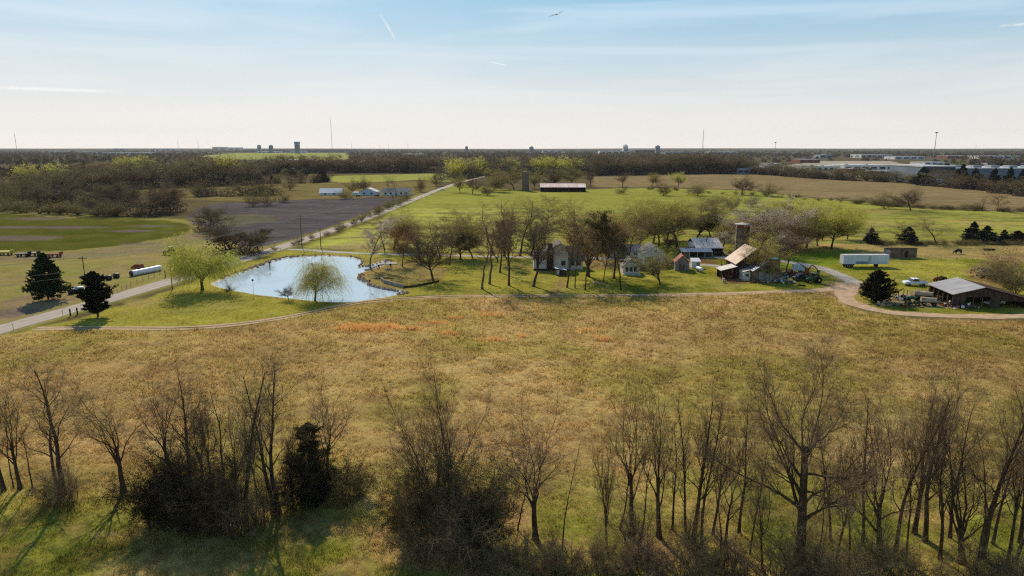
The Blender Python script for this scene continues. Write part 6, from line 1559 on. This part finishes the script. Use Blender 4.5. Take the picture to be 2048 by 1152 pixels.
for px, py, w_, h_, lab, wl, rfm in [
    (296,373,10,4,'tiny pale shed on a bright green clearing in the left woods','far_wall','far_roof'),(378,353,10,4,'white roof glinting among the trees of the left woods','far_wall','far_roof'),
    (107,400,22,6,'pale grey barn half hidden by scrub on the left','far_grey','shingle_grey')]:
    t = T('small_house', px, py, 0, lab, 'house'); gable_x(t, -w_/2, w_/2, 0, 7, h_*.6, h_, wl, rfm); window(t, 0, .8, 1.4, 1.1)

def block(name, px0, px1, pyb, pyt, depth, wall, roof, label, windows=0, cat='building', group=None, yaw=0.0, dark_front=False):
    """flat-roofed commercial building between two photo columns, foot at pyb, roof line at pyt"""
    x0, y = at(px0, pyb); x1, _ = at(px1, pyb); hh = max(3, height_at(y, pyt)); w = (x1-x0)
    t = empty(name, ((x0+x1)/2, y, 0), yaw, label, cat, group)
    MB().box(-w/2, w/2, 0, depth, 0, hh).build('wall', mt[wall], t)
    MB().box(-w/2-.4, w/2+.4, -.4, depth+.4, hh+.02, hh+.7).build('roof', mt[roof], t)
    if windows: 
        for i in range(windows):
            u = -w/2+w*(i+.5)/windows; q = w/windows*.32
            MB().box(u-q, u+q, -.25, -.02, hh*.25, hh*.7).build('window', mt['far_dark'], t)
    MB().box(-w*.02, w*.02+1.5, -.3, -.03, 0, min(3, hh*.4)).build('door', mt['far_dark'], t)
    for i in range(2): MB().box(-w*.3+i*w*.4, -w*.3+i*w*.4+w*.04+1, depth*.4, depth*.5, hh+.71, hh+2.0).build('roof_unit', mt['far_grey'], t)
    return t
# big warehouse at the right edge
x0, y0_ = at(1842, 366); k = mpp(y0_)
t = empty('warehouse', (x0, y0_, 0), R(-6), 'big white and blue-grey warehouse behind dark pines at the right edge', 'warehouse')
hh = height_at(y0_, 334)
MB().box(0, 62*k, 0, 80, 0, hh).build('office_block', mt['far_blue'], t); MB().box(62.02*k, 330*k, 4, 90, 0, hh-2).build('hall', mt['far_blue'], t)
MB().box(-.5, 62*k, -.5, 80.5, hh+.02, hh+1.2).build('roof', mt['far_roof'], t); MB().box(62.05*k, 330*k+.5, 3.5, 90.5, hh-1.98, hh-1).build('roof', mt['far_roof'], t)
MB().box(1, 60*k, -.3, -.02, hh*.62, hh*.98).build('dark_band', mt['far_dark'], t)
for i in range(5): MB().box((10+i*6)*k, (13+i*6)*k, -.35, -.05, 1, hh*.5).build('window', mt['far_wall'], t)
for i in range(6): MB().box((80+i*34)*k, (96+i*34)*k, 20, 32, hh-.99, hh+1.5).build('roof_unit', mt['far_grey'], t)
FAR = [ # px0, px1, foot, roof, depth, wall, roof material, windows, label
 (1475,1545,348,337,60,'far_grey','far_grey',6,'grey warehouse half hidden by the belt beyond the brown field'),
 (1536,1560,346,328,40,'far_wall','far_roof',2,'white mill-like block with a stepped top right of the grey warehouse'),
 (1560,1604,348,340,40,'far_wall','far_roof',4,'low white store beside the mill-like block'),
 (1300,1352,338,332,40,'far_wall','far_roof',7,'row of bright white stalls shining through the dense belt'),
 (1470,1500,334,328,40,'far_wall','far_roof',3,'low white shop left of the mill-like block'),
 (1622,1680,342,333,60,'far_wall','far_roof',5,'long bright roofed hall, left of the parking area'),
 (1688,1790,340,331,80,'far_wall','far_roof',6,'longest bright white hall in the middle of the commercial land'),
 (1690,1730,346,338,30,'far_brick','far_roof',3,'low brick shop in front of the longest white hall'),
 (1740,1800,352,345,40,'far_dark','far_dark',0,'low dark roofed building before the longest hall'),
 (1600,1640,326,319,60,'far_brick','far_roof',3,'brick-red store behind the commercial land'),
 (1722,1785,316,309,90,'far_wall','far_roof',6,'distant pale long building under the horizon, right of centre'),
 (1790,1850,319,313,70,'far_wall','far_roof',4,'distant cream building row near the tall mast light'),
 (1895,1950,317,312,70,'far_brick','far_roof',4,'distant reddish store row on the right'),
 (1960,2040,318,312,70,'far_wall','far_roof',5,'distant pale stores at the far right'),
 (1640,1665,316,310,60,'far_grey','far_roof',2,'small distant grey building right of the far wooded hill'),
 (1200,1262,308,302,120,'far_wall','far_roof',5,'distant white roofed store above the centre woods'),
 (1270,1310,307,300,90,'far_brick','far_roof',3,'distant brick building above the centre woods'),
 (1330,1400,311,304,120,'far_grey','far_roof',5,'distant grey plant above the dense belt'),
 (1420,1475,309,303,120,'far_wall','far_roof',4,'distant pale hall right of the striped mast'),
 (1085,1125,306,301,90,'far_wall','far_roof',3,'small distant white hall left of the centre store'),
 (805,845,313,308,60,'far_wall','far_roof',3,'white building among trees above the road end'),
 (425,452,302,294,90,'far_wall','far_roof',2,'left of two pale square halls on the horizon'),
 (456,482,302,295,90,'far_wall','far_roof',2,'right of two pale square halls on the horizon'),
 (300,352,303,297,120,'far_wall','far_roof',5,'long pale store on the left horizon'),
 (225,250,303,297,90,'far_grey','far_roof',2,'small grey store on the far left horizon'),
 (98,122,307,302,60,'far_wall','far_roof',2,'low pale building in the woods at far left'),
 (160,185,308,303,60,'far_wall','far_roof',2,'second low pale building in the left woods'),
 (205,300,310,305,60,'far_wall','far_roof',7,'long pale row of buildings among the left woods'),
 (485,705,304,299,160,'far_blue','far_grey',14,'very long blue-grey plant behind the far green field'),
 (580,610,306,302,80,'far_wall','far_roof',4,'white hall in front of the very long blue-grey plant'),
 (515,560,306,303,80,'far_wall','far_roof',5,'low white hall at the left of the very long plant'),
 (555,600,325,320,40,'far_wall','far_roof',3,'white strip building below the far green field'),
 (598,624,325,319,40,'far_brick','far_dark',2,'small brick building right of the white strip building'),
 (612,640,330,327,30,'far_wall','far_roof',3,'low white building in front of the brick one'),
 (700,745,327,323,40,'far_wall','far_roof',4,'white low sheds at the edge of the grey-brown wood'),
 (1995,2048,336,328,60,'far_grey','far_roof',3,'grey hall behind the big warehouse'),
 (1850,1900,330,325,60,'far_wall','far_roof',4,'pale hall behind the left end of the big warehouse')]
for a in FAR: block('commercial_building', a[0], a[1], a[2], a[3], a[4], a[5], a[6], a[8], a[7])
# tall buildings on the horizon
def tower_block(px0, px1, top, Y, wall, label, name='tower_block', crown=False):
    x0 = (px0-1024)/FPX*(Y*math.cos(PITCH)); x1 = (px1-1024)/FPX*(Y*math.cos(PITCH)); hh = height_at(Y, top); w = x1-x0
    t = empty(name, ((x0+x1)/2, Y, 0), 0, label, 'tower block')
    MB().box(-w/2*.86, w/2*.86, 0, w*.8, 0, hh-(w*.28 if crown else 0)).build('wall', mt[wall], t)
    if crown: MB().box(-w/2, w/2, -w*.06, w*.86, hh-w*.28, hh).build('crown', mt[wall], t)
    else: MB().box(-w*.15, w*.2, w*.2, w*.5, hh, hh+w*.15).build('roof_unit', mt[wall], t)
    for i in range(4): MB().box(-w*.4, w*.4, -1.2 if not crown else -1.2, -.2, hh*(.25+.14*i), hh*(.30+.14*i)).build('window_band', mt['far_dark'], t)
tower_block(588.5, 598.5, 283.5, 5200, 'far_blue', 'dark blue-grey tower block with a wider top, tallest on the horizon', crown=True)
tower_block(537, 545, 291, 5600, 'far_blue', 'small grey tower block left of the tallest one')
tower_block(514, 521, 290.5, 5800, 'far_grey', 'pale grey tower block farther left on the horizon')
tower_block(1246, 1257, 290.5, 6500, 'far_pale', 'pale white tall block faint on the centre horizon')
tower_block(1311, 1321, 292, 4200, 'far_grey', 'grey hotel-like block with stepped top right of the pale one')
tower_block(1058, 1068, 294, 5200, 'far_grey', 'low faint block on the horizon above the far silo')
tower_block(930, 936, 293, 5200, 'far_grey', 'small faint block above the end of the road')
# the faint arched roof beside the pale block
t = empty('arched_hall', ((1268-1024)/FPX*6400, 6500, 0), 0, 'faint pale arched roof beside the pale tall block', 'hall')
MB().prism([(-110,0)]+[(-110*math.cos(a*math.pi/10), 14+22*math.sin(a*math.pi/10)) for a in range(11)]+[(110,0)], 0, 80).build('roof', mt['far_wall'], t)
MB().box(-100, 100, -2, -.2, 0, 13).build('front_wall', mt['far_grey'], t)
# masts
def mast(px, top, Y, label, r=.9, tripod=False, name='radio_mast', cat='mast', lamp=False):
    x = (px-1024)/FPX*(Y*math.cos(PITCH)+20); hh = height_at(Y, top); t = empty(name, (x, Y, 0), 0, label, cat)
    n = 9; b1 = MB(); b2 = MB()
    if lamp:
        MB().tube([(0,0,0),(0,0,hh)], [r, r*.5], 8).build('pole', mt['far_grey'], t)
        MB().lathe([(r*1.0,-1.2),(r*3.4,-.6),(r*3.6,.1),(r*.8,.8)], 14, 'z', (0,0,hh)).build('lamp_ring', mt['far_dark'], t); return
    for k in range(3):
        a = k*2.094; w = r*1.6; MB().tube([(w*math.cos(a)*(3 if tripod else 1), w*math.sin(a)*(3 if tripod else 1), 0), (w*math.cos(a)*.6, w*math.sin(a)*.6, hh)], r*.35, 4).build('leg', mt['far_grey'], t)
    for i in range(14): z = hh*(i+.5)/14; b1.lathe([(r*1.2, z), (r*1.2, z+r*.5)], 6)
    b1.build('bracing', mt['far_grey'], t)
    MB().tube([(0,0,hh),(0,0,hh+12)], r*.25, 4).build('antenna', mt['far_dark'], t)
mast(666, 240, 3900, 'tallest thin radio mast left of centre on the horizon', .9)
mast(1403, 260, 3000, 'thin tapering radio mast right of centre', .9, True)
mast(39, 268, 3400, 'slanting-looking thin mast at the far left', .9)
mast(705, 288, 4200, 'short antenna right of the tallest mast', .7); mast(779, 288, 4300, 'short antenna in the left centre, second of the row', .7)
mast(817, 287, 4300, 'short antenna above the end of the road', .7); mast(400, 284, 4000, 'short thin antenna above the two pale square halls', .7); mast(360, 284, 4100, 'short thin antenna left of the two pale halls', .7)
mast(761, 290, 4500, 'smallest antenna of the centre-left row', .6); mast(1947, 290, 4200, 'faint short antenna near the right end of the horizon', .6)
mast(1856, 265, 1250, 'tall high-mast light with a round lamp ring at the right', .75, lamp=True, name='mast_light', cat='mast light')
mast(1544, 285, 1700, 'shorter high-mast light with a round lamp ring right of centre', .7, lamp=True, name='mast_light', cat='mast light')
# vans and lorries on the parking land
rg = random.Random(9)
for i in range(26):
    px = rg.uniform(1600, 1830); py = rg.uniform(343, 351); x, y = at(px, py)
    t = empty('parked_van', (x, y, 0), rg.uniform(-.4, .4), 'tiny pale parked vehicle on the commercial land', 'van', 'vehicles parked on the commercial land')
    L = rg.choice([5, 5, 7, 12]); MB().box(-L/2, L/2, -1.2, 1.2, .5, 2.6 if L > 5 else 1.7).build('body', mt[rg.choice(['far_wall','far_wall','far_dark','far_grey','far_roof'])], t, bevel=.2)
    b = MB()
    for sx in (-.35, .35): b.box(L*sx-.4, L*sx+.4, -1.25, 1.25, 0, .49)
    b.build('wheels', mt['tyre'], t)
# tall broomsedge, orange in the sun
def broomsedge():
    rng = np.random.default_rng(77); xs = []; ys = []; hs = []
    for cx, cy, rx, ry, n in [(728,658,42,6,420),(765,656,28,5,170),(820,658,24,4,40),(868,647,30,3,36),(905,637,14,3,14),(978,631,26,5,34),(985,681,26,4,34),(1045,674,6,4,16),(896,667,16,3,30),(1205,680,18,4,30),(1175,662,26,4,26),(700,650,12,3,20)]:
        c = at(cx, cy); sx = rx*mpp(c[1]); sy = abs(at(cx, cy+ry)[1]-c[1])
        xs.append(rng.normal(c[0], sx*.55, n)); ys.append(rng.normal(c[1], sy*.5, n)); hs.append(rng.uniform(.5, 1.1, n))
    x = np.concatenate(xs); y = np.concatenate(ys); h = np.concatenate(hs); n = len(x); per = 12
    cx = x[:, None]+rng.normal(0, .12, (n, per)); cy = y[:, None]+rng.normal(0, .12, (n, per)); H_ = h[:, None]*rng.uniform(.6, 1.1, (n, per))
    az = rng.uniform(0, 6.28, (n, per)); w = .035; e = np.stack([np.cos(az)*w, np.sin(az)*w, np.zeros_like(az)], -1)
    c = np.stack([cx, cy, np.zeros_like(cx)-.05], -1); t_ = np.stack([cx+rng.normal(.08, .2, (n, per))*H_, cy+rng.normal(0, .2, (n, per))*H_, H_], -1)
    V = np.stack([c-e, c+e, t_], 2).reshape(-1, 3)
    o = obj('broomsedge', mesh_np('broomsedge', V, [np.arange(len(V)).reshape(-1, 3)], [mt['sedge']])); tag(o, 'orange dry broomsedge clumps in the meadow below the pond', 'grass', kind='stuff')
M('sedge', L3(232,184,116), L3(212,160,98), .4, .8, trans=.5)
broomsedge()
# ------------------------------------------------------------------ haze
def build_haze():
    m = bpy.data.materials.new('haze'); m.use_nodes = True; N = m.node_tree.nodes; N.clear()
    o_ = N.new('ShaderNodeOutputMaterial'); v = N.new('ShaderNodeVolumePrincipled')
    v.inputs['Color'].default_value = (.93, .95, 1, 1); v.inputs['Density'].default_value = HAZE; v.inputs['Anisotropy'].default_value = .2
    m.node_tree.links.new(v.outputs[0], o_.inputs['Volume'])
    b = MB().box(-15000, 15000, -15000, 15000, -6, 330); o = b.build('haze', m); tag(o, 'thin pale haze over the far countryside', kind='stuff')
HAZE = 1.9e-5
build_haze()
